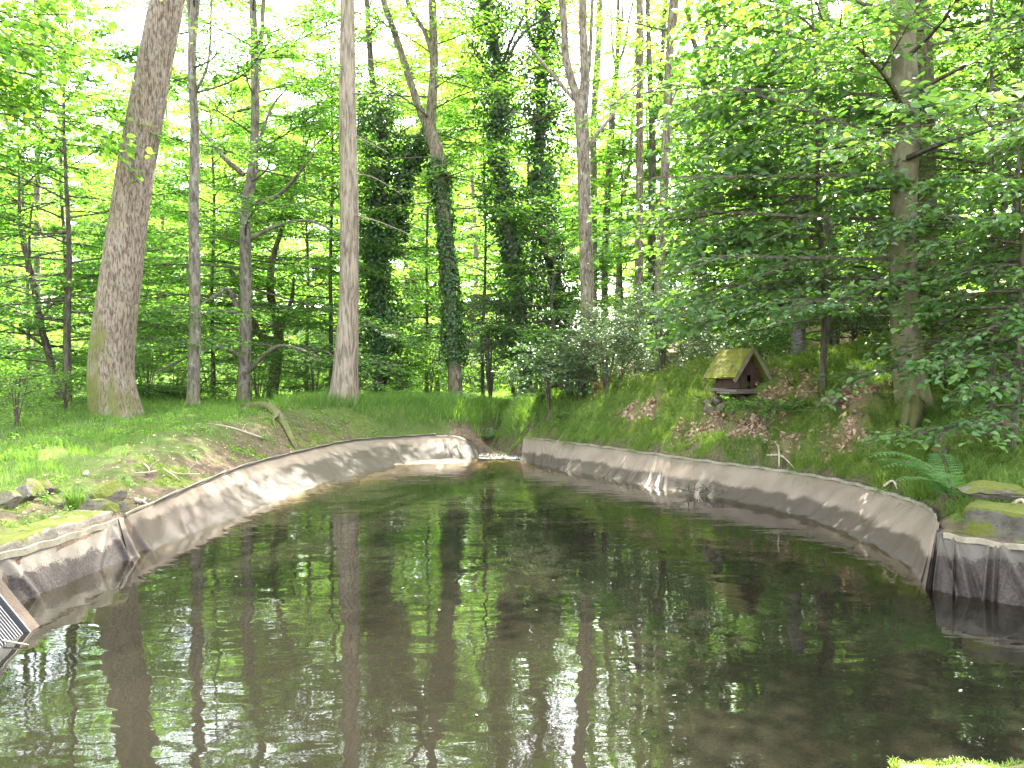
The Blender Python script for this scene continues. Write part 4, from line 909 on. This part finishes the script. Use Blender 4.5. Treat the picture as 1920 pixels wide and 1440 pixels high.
# small broad leaved weeds on the left slope
def flat_leaves(name, x, y, size, mat, tilt, lift=.01, wl=.6, shape=4):
    z, dx, dy = grad(x, y); n = len(x)
    N = nrm(np.stack([-dx, -dy, np.ones(n)], -1)+GR.normal(0, tilt, (n, 3))); A = np.cross(N, GR.normal(0, 1, (n, 3)))
    mb = MB(); leaves(mb, np.stack([x, y, z+lift*GR.uniform(.3, 1.5, n)], -1), A, N, size, size*wl, 0, shape)
    return tag(mb.build(name, mat, smooth=False), kind='stuff')
cx, cy, cs = scatter(900, -7, -2.4, 6, 15.5, lambda x, y, s: (s > .12)*clumpy(x, y, .5, 9, .0))
x = (cx[:, None]+GR.normal(0, .06, (len(cx), 16))).ravel(); y = (cy[:, None]+GR.normal(0, .06, (len(cx), 16))).ravel()
flat_leaves('low_weeds', x, y, GR.uniform(.025, .06, len(x)), LEAF['lime'], .5, .05)
# dry beech leaves
x, y, s = scatter(110000, .8, 8, 6.5, 17.5, lambda x, y, s: (s > .1)*np.clip(zones(x, y, s)[3]*1.3-.3, .006, 1)*np.where(s > 3, .35, .8))
flat_leaves('leaf_litter', x, y, GR.uniform(.04, .085, len(x)), LEAF['litter'], .45, .03, .62, 6)
x, y, s = scatter(16000, 4, 18, 13.5, 26, lambda x, y, s: (s > 2.5)*.7)
flat_leaves('leaf_litter', x, y, GR.uniform(.06, .12, len(x)), LEAF['litter'], .45, .03)
x, y, s = scatter(2500, -6, -2.2, 6, 15, lambda x, y, s: (s > .03)*(s < 1.2)*.8)
flat_leaves('leaf_litter', x, y, GR.uniform(.02, .05, len(x)), LEAF['litter'], .5, .015)

# ------------------------------------------------------------------ duck house
def wood(name, a, b, sc=(30, 30, 2), moss=0., mc=(.12, .13, .02)):
    t = NT(name); v = t.coord(sc); n1 = t.noise(v, 1, 5, .7); col = t.mix(t.ramp(n1, [(.3, 0.), (.7, 1.)]), a, b)
    v2 = t.coord((1, 1, 1)); n2 = t.noise(v2, 11, 6, .7); n3 = t.noise(v2, 60, 4)
    if moss: col = t.mix(t.math('MULTIPLY', t.ramp(n2, [(.5-.22*moss, 0.), (.62-.22*moss, 1.)]), min(1, moss*2)), col, t.mix(n3, tuple(c*.5 for c in mc), tuple(c*1.6 for c in mc)))
    return t.done(t.pbr(col, .9, .2, t.bump(t.math('ADD', n1, n3), .6, .01)))
plankm = wood('dark_plank', (.028, .017, .013), (.085, .05, .036))
bargem = wood('barge_board', (.13, .12, .085), (.24, .22, .15), (14, 14, 14), .25)
feltm = wood('mossy_felt', (.06, .058, .055), (.10, .095, .09), (20, 20, 20), .62, (.15, .15, .02))
blackm = wood('painted_dark_inside', (.008, .007, .006), (.014, .012, .01))  # near-black colour standing in for the shade indoors
boardm = wood('weathered_board', (.085, .072, .055), (.17, .145, .115), (3, 30, 30))
dk = at(1382, 727, 12.4)
DH = .86
dh = empty('duck_house', dk, 'small wooden duck house with mossy gable roof on the bank', 'duck house', rz=R(24))
mb = MB(); hw_, ln_, ev, ap = .225, .62, .27, .56
for k in range(10):                                     # front and back planks cut to the gable
    x0 = -hw_+.045*k; xm = x0+.0225; top = ev+(ap-ev)*(1-abs(xm)/hw_)*.98
    if abs(xm) < .06: box(mb, (xm, -ln_/2, (top+.23)/2), (.042, .02, top-.23))
    else: box(mb, (xm, -ln_/2, top/2), (.042, .02, top))
    box(mb, (xm, ln_/2, top/2), (.042, .02, top))
for k in range(13):
    y0 = -ln_/2+.035+.046*k
    for sx in (-1, 1): box(mb, (sx*hw_, y0, ev/2), (.02, .043, ev))
mb.build('wall', plankm, dh, smooth=False)
mb = MB(); box(mb, (0, 0, .015), (hw_*2-.03, ln_-.03, .03)); box(mb, (0, .1, .14), (hw_*2-.04, .02, .22)); mb.build('dark_interior', blackm, dh, smooth=False)  # floor plus an added upright panel, painted as the dark behind the door
mb = MB()
for sx in (-1, 1): box(mb, (sx*.072, -ln_/2-.012, .115), (.026, .018, .23))
box(mb, (0, -ln_/2-.013, .243), (.17, .018, .026)); mb.build('door_frame', plankm, dh, smooth=False)
rhw, rz0, rz1, rl = .385, .165, .69, .86
for sx in (-1, 1):                                       # two roof slopes with a lumpy moss skin
    n1_, n2_ = 26, 40; U, Vv = np.meshgrid(np.linspace(0, 1, n1_), np.linspace(-rl/2, rl/2, n2_))
    nn = np.array([sx*(rz1-rz0), 0, rhw]); nn = nn/np.linalg.norm(nn)
    g_ = np.random.default_rng(3+sx); hgt = .012*np.clip(vnoise(U*rhw*3, Vv*3, .3, 4)+vnoise(U*3, Vv*3, .11, 2)*.6, 0, 2)+g_.uniform(0, .006, U.shape)
    base = np.stack([sx*rhw*U, Vv, rz1-(rz1-rz0)*U], -1); base[..., 2] -= .012*np.sin(Vv*4)*U
    topv = base+nn*(.03+hgt)[..., None]; V = np.concatenate([topv.reshape(-1, 3), (base).reshape(-1, 3)]); N_ = n1_*n2_
    i = np.arange(n2_-1)[:, None]*n1_; j = np.arange(n1_-1)[None]; F = np.stack([i+j, i+j+1, i+n1_+j+1, i+n1_+j], -1).reshape(-1, 4)
    ring = list(range(n1_))+[k*n1_+n1_-1 for k in range(1, n2_)]+[(n2_-1)*n1_+k for k in range(n1_-2, -1, -1)]+[k*n1_ for k in range(n2_-2, 0, -1)]
    Rg = np.array(ring); Rn = np.roll(Rg, -1)
    mb = MB(); mb.add(V, np.vstack([F, F[:, ::-1]+N_, np.stack([Rg, Rn, Rn+N_, Rg+N_], -1)])); mb.build('roof', feltm, dh)
    for sy in (-1, 1):
        a = np.array([0, sy*(rl/2+.013), rz1+.035]); b = np.array([sx*(rhw+.05), sy*(rl/2+.013), rz0-.03]); d_ = nn*.035
        mb = MB(); prism(mb, [a+nn*.01, b+nn*.01, b-nn*.055, a-nn*.055] if sx*sy > 0 else [a-nn*.055, b-nn*.055, b+nn*.01, a+nn*.01], (0, -sy*.022, 0)); mb.build('barge_board', bargem, dh, smooth=False)
mb = MB(); box(mb, (-.30, -.36, -.075), (.62, .34, .025)); box(mb, (-.02, 0, -.04), (.6, .75, .05)); mb.build('landing_board', boardm, dh, smooth=False)
for px_, py_ in ((-.2, -.3), (.2, -.3), (-.2, .3), (.2, .3)):
    mb = MB(); box(mb, (px_, py_, -.3), (.06, .06, .46)); mb.build('post', plankm, dh, smooth=False)

dh.scale = (DH, DH, DH)
# ------------------------------------------------------------------ stones and concrete
import bmesh
def stone_mat(name, a, b, moss):
    t = NT(name); v = t.coord(); n1 = t.noise(v, 9, 6, .7); n2 = t.noise(v, 40, 4, .7); n3 = t.noise(v, 5, 5, .6)
    col = t.mix(t.ramp(n1, [(.3, 0.), (.7, 1.)]), a, b)
    nz = t.n('SeparateXYZ', ins={0: t.n('NewGeometry').outputs['Normal']}).outputs[2]
    f = t.math('ADD', t.math('MULTIPLY', nz, .28), n3)
    col = t.mix(t.ramp(f, [(.78-.3*moss, 0.), (.86-.3*moss, 1.)]), col, t.mix(n2, (.04, .05, .008), (.12, .13, .02)))
    col = t.mix(t.ramp(n1, [(.62, 0.), (.7, .7)]), col, tuple(c*.45 for c in a))
    return t.done(t.pbr(col, .92, .2, t.bump(t.math('ADD', n1, n2), .7, .02)))
stonem = stone_mat('stone', (.075, .065, .05), (.18, .155, .12), .6); concm = stone_mat('mossy_concrete', (.035, .032, .024), (.11, .10, .075), .85); concl = stone_mat('pale_concrete', (.12, .105, .08), (.22, .195, .155), .5)
def rough_block(name, c, size, rz, mat, label, cat, seed, rnd=.25, amp=.03, cuts=5, group=None):
    bm = bmesh.new(); bmesh.ops.create_cube(bm, size=1); bmesh.ops.subdivide_edges(bm, edges=bm.edges[:], cuts=cuts, use_grid_fill=True)
    g = np.random.default_rng(seed); ph = g.uniform(0, 6, 9)
    for v in bm.verts:
        p = np.array(v.co)*2; q = p/np.linalg.norm(p)*1.05; p = p*(1-rnd)+q*rnd
        p = p*np.array(size)/2
        k = np.array([math.sin(p[1]*9+ph[0]+3*p[2])+.5*math.sin(p[0]*21+ph[3]), math.sin(p[2]*11+ph[1]+4*p[0])+.5*math.sin(p[1]*19+ph[4]), math.sin(p[0]*10+ph[2]+5*p[1])+.5*math.sin(p[1]*23+ph[5])])
        v.co = p+k*amp+g.normal(0, amp*.25, 3)
    me = bpy.data.meshes.new(name); bm.to_mesh(me); bm.free()
    for pl in me.polygons: pl.use_smooth = True
    o = link(name, me, mat, None, c); o.rotation_euler = (g.normal(0, .06) if rnd > .2 else 0, g.normal(0, .06) if rnd > .2 else 0, rz); return tag(o, label, cat, group)
def rock(name, c, size, rz, mat, label, cat, seed, group=None):
    """an angular stone: a ball cut by random planes"""
    bm = bmesh.new(); bmesh.ops.create_icosphere(bm, subdivisions=4, radius=1); g = np.random.default_rng(seed)
    V = np.array([v.co for v in bm.verts])
    for k in range(13):
        n = nrm(g.normal(0, 1, 3)*np.array([1, 1, .8])); d = g.uniform(.5, .8); e = np.maximum(V@n-d, 0); V = V-n*e[:, None]*.97
    V = V*np.array(size)/1.5+.02*size[0]*np.stack([vnoise(V[:, 1]+seed, V[:, 2], .5), vnoise(V[:, 0], V[:, 2]+seed, .5), vnoise(V[:, 0], V[:, 1]+seed, .5)], -1)
    for v, q in zip(bm.verts, V): v.co = q
    me = bpy.data.meshes.new(name); bm.to_mesh(me); bm.free()
    for pl in me.polygons: pl.use_smooth = False
    o = link(name, me, mat, None, c); o.rotation_euler = (0, 0, rz); return tag(o, label, cat, group)
rough_block('concrete_block', (4.43, 5.86, .30), (1.9, .46, .62), math.atan2(-1.36, 1.62), concm, 'mossy concrete block above the pleated liner at the right edge', 'concrete block', 3, .06, .010, 14)
rough_block('concrete_kerb', (-3.87, 5.75, .21), (.32, 3.0, .42), R(-3.5), concl, 'mossy concrete kerb behind the pale lath at the left edge', 'concrete kerb', 5, .05, .008, 16)
rock('flat_stone', (3.98, 6.75, .66), (.46, .26, .14), R(-25), stonem, 'flat stone lying on the bank above the concrete block', 'stone', 7)
def stone_at(px, py, d, sz, label, seed, group=None, rise=.0):
    p = at(px, py, d); z = gz(p[0], p[1]); h = sz[2]
    return rock('stone', (p[0], p[1], z+h*.25+rise), sz, seed*1.3, stonem, label, 'stone', seed, group)
stone_at(50, 945, 7.3, (.34, .25, .26), 'big mossy stone at the left edge of the bank', 11)
stone_at(8, 950, 7.0, (.2, .2, .16), 'stone cut by the left edge of the picture', 12)
stone_at(75, 948, 7.6, (.26, .22, .16), 'pale round stone between the big mossy stone and the grass tuft', 13)
stone_at(205, 930, 7.7, (.24, .3, .24), 'pointed grey stone behind the corner of the liner', 14)
stone_at(188, 960, 7.35, (.34, .2, .16), 'flat broken stone close behind the liner corner', 15)
stone_at(222, 955, 7.5, (.15, .13, .12), 'small stone at the end of the concrete kerb', 16)
for k, (a, b, d, s_) in enumerate(((1335, 768, 12.1, .2), (1352, 764, 12.05, .16), (1372, 760, 12.1, .17), (1345, 752, 12.2, .2), (1388, 750, 12.15, .18), (1365, 774, 11.95, .15), (1330, 752, 12.25, .15))):
    p = at(a, b, d); rock('stone', p, (s_, s_*.8, s_*.75), k*1.1, stonem, 'rough stone stacked under the landing board of the duck house', 'stone', 30+k, 'stones under the duck house')
stone_at(1545, 772, 10.9, (.26, .2, .2), 'dark mossy stone among dry leaves on the right bank', 41)
stone_at(1560, 778, 10.85, (.34, .24, .24), 'larger mossy stone beside the dark one among dry leaves', 42)
stone_at(1785, 815, 9.0, (.40, .3, .2), 'grey slab of stone near the foot of the mossy oak', 43)
stone_at(1770, 838, 8.7, (.34, .22, .12), 'thin flat slab below the grey slab on the right bank', 44)

# ------------------------------------------------------------------ roots, logs, sticks
def woodpiece(name, pts, rad, mat, label, cat, sides=8, group=None, rough=.08, seed=1, sprigs=()):
    P = np.array(pts, float); o0 = P[0].copy(); mb = MB(); Q = spline(P-o0, len(P)*5)
    tube(mb, Q, np.interp(np.linspace(0, 1, len(Q)), np.linspace(0, 1, len(rad)), rad), sides, 0, True, None, rough, seed)
    tube(mb, Q[1::-1], [rad[0]*.98, rad[0]*.6], sides)
    for sp, r in sprigs: tube(mb, spline(np.array(sp)-o0, 8), np.linspace(r, r*.4, 8), 5)
    return tag(mb.build(name, mat, None, o0), label, cat, group)
def on(px, py, d, up=0.):
    p = at(px, py, d); p[2] = gz(p[0], p[1])+up; return p
woodpiece('mossy_root', [on(445, 770, 15.2, .05), on(468, 775, 14.6, .10), on(500, 790, 14.0, .09), on(530, 812, 13.3, .06), on(548, 830, 12.9, .05), on(560, 845, 12.7, -.02)], [.025, .05, .055, .045, .035, .015], BARK['mossy'], 'gnarled mossy root running down the left bank', 'tree root', 10, None, .34, 4,
          [([on(468, 775, 14.6, .1), on(455, 790, 14.2, .07), on(442, 792, 14.0, .0)], .04), ([on(520, 805, 13.4, .06), on(512, 822, 13.1, .05), on(520, 838, 12.8, 0)], .035)])
woodpiece('buttress_root', [on(1708, 775, 10.3, .12), on(1698, 805, 10.0, .06), on(1678, 830, 9.7, .03), on(1658, 845, 9.5, -.02)], [.09, .06, .045, .02], BARK['beech'], 'smooth root creeping down from the smooth beech', 'tree root', 8, None, .1, 5)
woodpiece('buttress_root', [on(1722, 780, 10.2, .12), on(1716, 805, 9.9, .07), on(1708, 830, 9.7, -.02)], [.09, .07, .03], BARK['mossy'], 'short mossy root in front of the smooth beech', 'tree root', 8, None, .15, 6)
woodpiece('fallen_log', [(-3.6, 21.4, gz(-3.6, 21.4)+.22), (-2.6, 21.3, gz(-2.6, 21.3)+.25), (-1.2, 21.2, gz(-1.2, 21.2)+.22)], [.12, .13, .10], BARK['dark'], 'dark fallen log behind the grass at the head of the pond', 'log', 10, None, .08, 3)
dry = wood('dry_stick', (.20, .155, .11), (.42, .35, .26), (8, 8, 8))
for k, (a, b, d, ln, an, lb) in enumerate(((292, 905, 9.0, .42, 1.9, 'forked pale stick poking from the soil by the moss cushion'), (305, 898, 9.1, .2, .2, 'short pale stick lying beside the forked one'), (253, 938, 7.9, .16, .4, 'stubby cut stick near the liner corner'),
        (270, 945, 8.0, .12, 2.2, 'tiny twig below the stubby cut stick'), (372, 900, 9.6, .5, 2.0, 'curved bare root hanging over the long liner'), (492, 845, 12.2, .9, 2.4, 'long thin stick lying down the slope below the mossy root'),
        (268, 885, 9.0, .25, 1.0, 'thin twig on the moss cushion'), (160, 895, 8.6, .22, 1.1, 'broken stub of wood above the grass tuft'), (35, 925, 7.5, .3, -.4, 'rotten stick on the big mossy stone'))):
    p = on(a, b, d, .03); g = np.random.default_rng(k); dv = np.array([math.cos(an), -abs(math.sin(an))*.8, 0])
    q = [p, p+dv*ln*.35+g.normal(0, .02, 3), p+dv*ln*.7+g.normal(0, .03, 3), p+dv*ln]
    for m_ in q: m_[2] = max(gz(m_[0], m_[1]), .3)+.03+.02*g.random()
    r = .011+.012*(k in (2, 7, 8)); spg = [([q[1], q[1]+np.array([.03, .02, .08]), q[1]+np.array([.1, .05, .13])], r*.6)] if k in (0, 4, 5) else []
    woodpiece('stick', q, [r, r*.9, r*.7, r*.4], dry, lb, 'stick', 6, None, .1, k, spg)
for k, (a, b, d, a2, b2, d2, lb) in enumerate(((1440, 868, 10.6, 1490, 880, 10.0, 'bent pale root over the lath of the long shaded liner'), (1455, 850, 10.6, 1462, 882, 10.2, 'upright dead stem at the foot of the mossy bank'), (1660, 925, 8.45, 1685, 932, 8.3, 'short pale stick behind the lath near the fern'),
        (1095, 825, 13.6, 1130, 832, 13.2, 'bleached root above the folded end of the shaded liner'), (1775, 872, 7.7, 1795, 852, 7.8, 'curved twig beside the big fern'), (1895, 948, 6.6, 1930, 955, 6.5, 'thin root on the soil above the concrete block'))):
    p = on(a, b, d, .06); q = on(a2, b2, d2, .05); m_ = (p+q)/2+np.array([.02, 0, .07])
    woodpiece('stick', [p, m_, q], [.018, .014, .008], dry, lb, 'stick', 6, None, .1, k, [([m_, m_+np.array([.05, .02, -.03]), m_+np.array([.1, -.05, -.1])], .008)])
g = np.random.default_rng(12); c0 = np.array([2.62, 10.62, .05]); mb = MB()
for k in range(34):
    a = g.uniform(0, 2*PI); L = g.uniform(.08, .3); p = g.normal(0, 1, 3)*np.array([.15, .12, .02])
    e = p+np.array([math.cos(a)*L, math.sin(a)*L, g.uniform(-.01, .14)]); tube(mb, spline([p, (p+e)/2+g.normal(0, .02, 3), e], 6), np.linspace(.006, .002, 6), 4)
tag(mb.build('twig_heap', BARK['twig'], None, c0), 'tangle of dark twigs washed up on the shaded liner', 'twigs')
# grass tuft on the left bank
def tuft(px, py, d, n, L, label):
    p = on(px, py, d); g = np.random.default_rng(n); mb = MB(); a = g.uniform(0, 2*PI, n); r = g.uniform(0, .09, n); ln = g.uniform(.6, 1.1, n)*L; ou = g.uniform(.2, .9, n)
    rd = np.stack([np.cos(a), np.sin(a), 0*a], -1); b0 = rd*r[:, None]; up = np.array([0, 0, 1.])
    sd = np.stack([-np.sin(a), np.cos(a), 0*a], -1)*.006; l = ln[:, None]; o_ = ou[:, None]
    p1 = b0+up*l*.5+rd*l*o_*.25; p2 = b0+up*l*(.85-.25*o_)+rd*l*o_*.65; p3 = b0+up*l*(.85-.65*o_)+rd*l*o_*1.05
    V = np.stack([b0-sd, b0+sd, p1+sd, p1-sd, p2+sd*.8, p2-sd*.8, p3], 1); i = np.arange(n)[:, None]*7
    mb.add(V, np.concatenate([i+np.array([[0, 1, 2, 3]]), i+np.array([[3, 2, 4, 5]])])); mb.f.append((i+np.array([[5, 4, 6]]), 0))
    return tag(mb.build('grass_tuft', LEAF['grass'], None, p, False), label, 'grass tuft')
tuft(140, 955, 7.35, 110, .26, 'bright green grass tuft among the stones behind the left liner')
tuft(395, 925, 9.3, 30, .12, 'small weed tuft on the soil above the long sunlit liner')
# ferns: each frond a part
def fern(base, n, L, label, az, seed):
    g = np.random.default_rng(seed); root = empty('fern', base, label, 'fern')
    for k in range(n):
        a = az[0]+(az[1]-az[0])*(k+.5)/n+g.normal(0, .08); l = L*g.uniform(.8, 1.15); ri = g.uniform(.75, 1.35)
        rd = np.array([math.cos(a), math.sin(a), 0]); f = lambda t: rd*l*(.25*t+.75*t**1.4)*1.0+np.array([0, 0, 1])*l*ri*(t-.62*t**2.4)
        t = np.linspace(0, 1, 10); P = np.array([f(q) for q in t]); mb = MB(); tube(mb, P, np.linspace(.005, .0015, 10), 4, 1)
        m_ = 22; tp = np.linspace(.14, .99, m_); Q = np.array([f(q) for q in tp]); T = nrm(np.array([f(q+.01)-f(q) for q in tp])); sd = nrm(np.cross(T, [0, 0, 1.])); N = np.cross(sd, T)
        pl = l*.26*np.clip(np.sin(np.clip(tp*1.02, 0, 1)*PI)**.6, .08, 1)*(1.15-.5*tp)
        for s_ in (-1, 1):
            A = sd*s_+T*.35-np.array([0, 0, .12]); leaves(mb, Q, A, N, pl, np.full(m_, l*.020), 0, 4)
            # small leaflets along each pinna
            for q in np.linspace(.15, .85, 7):
                B = Q+nrm(A)*(pl*q)[:, None]
                for w_ in (-1, 1): leaves(mb, B, nrm(A)*.5+T*w_, N, pl*.09*(1.2-q)+.004, np.full(m_, l*.009)+.002, 0, 4)
        mb.build('frond', [LEAF['fern'], BARK['twig']], root, smooth=False)
    return root
fb = np.array([4.02, 7.28, 0]); fb[2] = gz(4.02, 7.28)
fern(fb, 10, .70, 'large fern arching over the end of the shaded liner', (1.2, 4.4), 4)
for k, (a, b, d, L, lb) in enumerate(((868, 790, 17.2, .5, 'pale fern standing in the long grass at the pond head'), (912, 790, 16.9, .42, 'smaller fern right of the pale one in the long grass'), (1052, 812, 14.9, .38, 'small fern at the corner of the brook mouth'), (935, 800, 17.5, .4, 'low fern just left of the brook mouth'))):
    fern(on(a, b, d), 8, L, lb, (0, 6.28), 20+k)

# ------------------------------------------------------------------ screen, hose, floating bits
framem = wood('screen_frame', (.026, .019, .013), (.05, .037, .027), (4, 20, 4)); t = NT('screen_bar'); barm = t.done(t.pbr((.055, .055, .058), .5, .4)); t = NT('black_hose'); hosem = t.done(t.pbr((.02, .02, .022), .45, .4))
sc0 = np.array([-3.50, 5.22, .43]); sr = empty('outlet_screen', sc0, 'sloping barred screen with wooden frame at the left edge of the water', 'screen')
u = np.array([.40, .02, -.52]); u1 = u/np.linalg.norm(u); v = np.array([.06, -1, 0]); v = v/np.linalg.norm(v); nn = np.cross(u1, v); nn = nn if nn[2] > 0 else -nn
def slab(mb, u0, u_, v0, v_, th, lift=0.):
    P = [u1*u0+v*v0, u1*u_+v*v0, u1*u_+v*v_, u1*u0+v*v_]; P = [p+nn*lift for p in P]; prism(mb, P, nn*th)
mb = MB(); slab(mb, 0, .86, 0, .11, .045); slab(mb, 0, .86, .80, .9, .045); slab(mb, .78, .86, .112, .798, .04); mb.build('frame', framem, sr, smooth=False)
mb = MB(); slab(mb, 0, .60, .114, .128, .05); mb.build('metal_edge', barm, sr, smooth=False)
mb = MB()
for k in range(24): slab(mb, 0, .775, .15+.027*k, .161+.027*k, .02, .005)
mb.build('bars', barm, sr, smooth=False)
woodpiece('hose', [at(222, 1052, 7.05), at(229, 1040, 7.08), at(231, 1031, 7.1)], [.022, .022, .022], hosem, 'short black hose end sticking from the folded liner corner', 'hose', 10, None, 0, 1)
woodpiece('stick', [(-3.35, 5.0, .0), (-3.15, 4.9, .02), (-2.95, 4.85, .01)], [.008, .007, .004], dry, 'thin pale stick floating beside the barred screen', 'stick', 5, None, .1, 9)
t = NT('petal'); petm = t.done(t.pbr((.2, .19, .13), .7, .2)); g = np.random.default_rng(31); proto = None
for k in range(28):
    y_ = g.uniform(3.6, 12.5); hwid = np.interp(y_, [3, 6, 9, 13], [2.6, 2.9, 2.9, 1.2]); x_ = g.uniform(-.85, 1)*hwid
    if proto is None:
        mb = MB(); th = np.linspace(0, 2*PI, 8)[:-1]; r = .011*(1+.3*np.sin(2*th)); V = np.stack([r*np.cos(th)*1.4, r*np.sin(th), .003+.003*np.cos(th)], -1)
        mb.add(np.vstack([V, V-np.array([0, 0, .002])]), [(0, 1, 2, 3, 4, 5, 6)]); mb.f.append((np.array([[13, 12, 11, 10, 9, 8, 7]]), 0)); mb.f.append((np.array([[i, 7+i, 7+(i+1) % 7, (i+1) % 7] for i in range(7)]), 0))
        proto = o = tag(mb.build('petal', petm, None, (x_, y_, .002)), 'tiny pale petal floating on the dark pond', 'petal', 'petals floating on the pond')
    else:
        o = proto.copy(); C.objects.link(o)
    o.location = (x_, y_, .003); o.rotation_euler = (0, 0, g.uniform(0, 6)); s_ = g.uniform(.4, 1.0); o.scale = (s_, s_, s_)
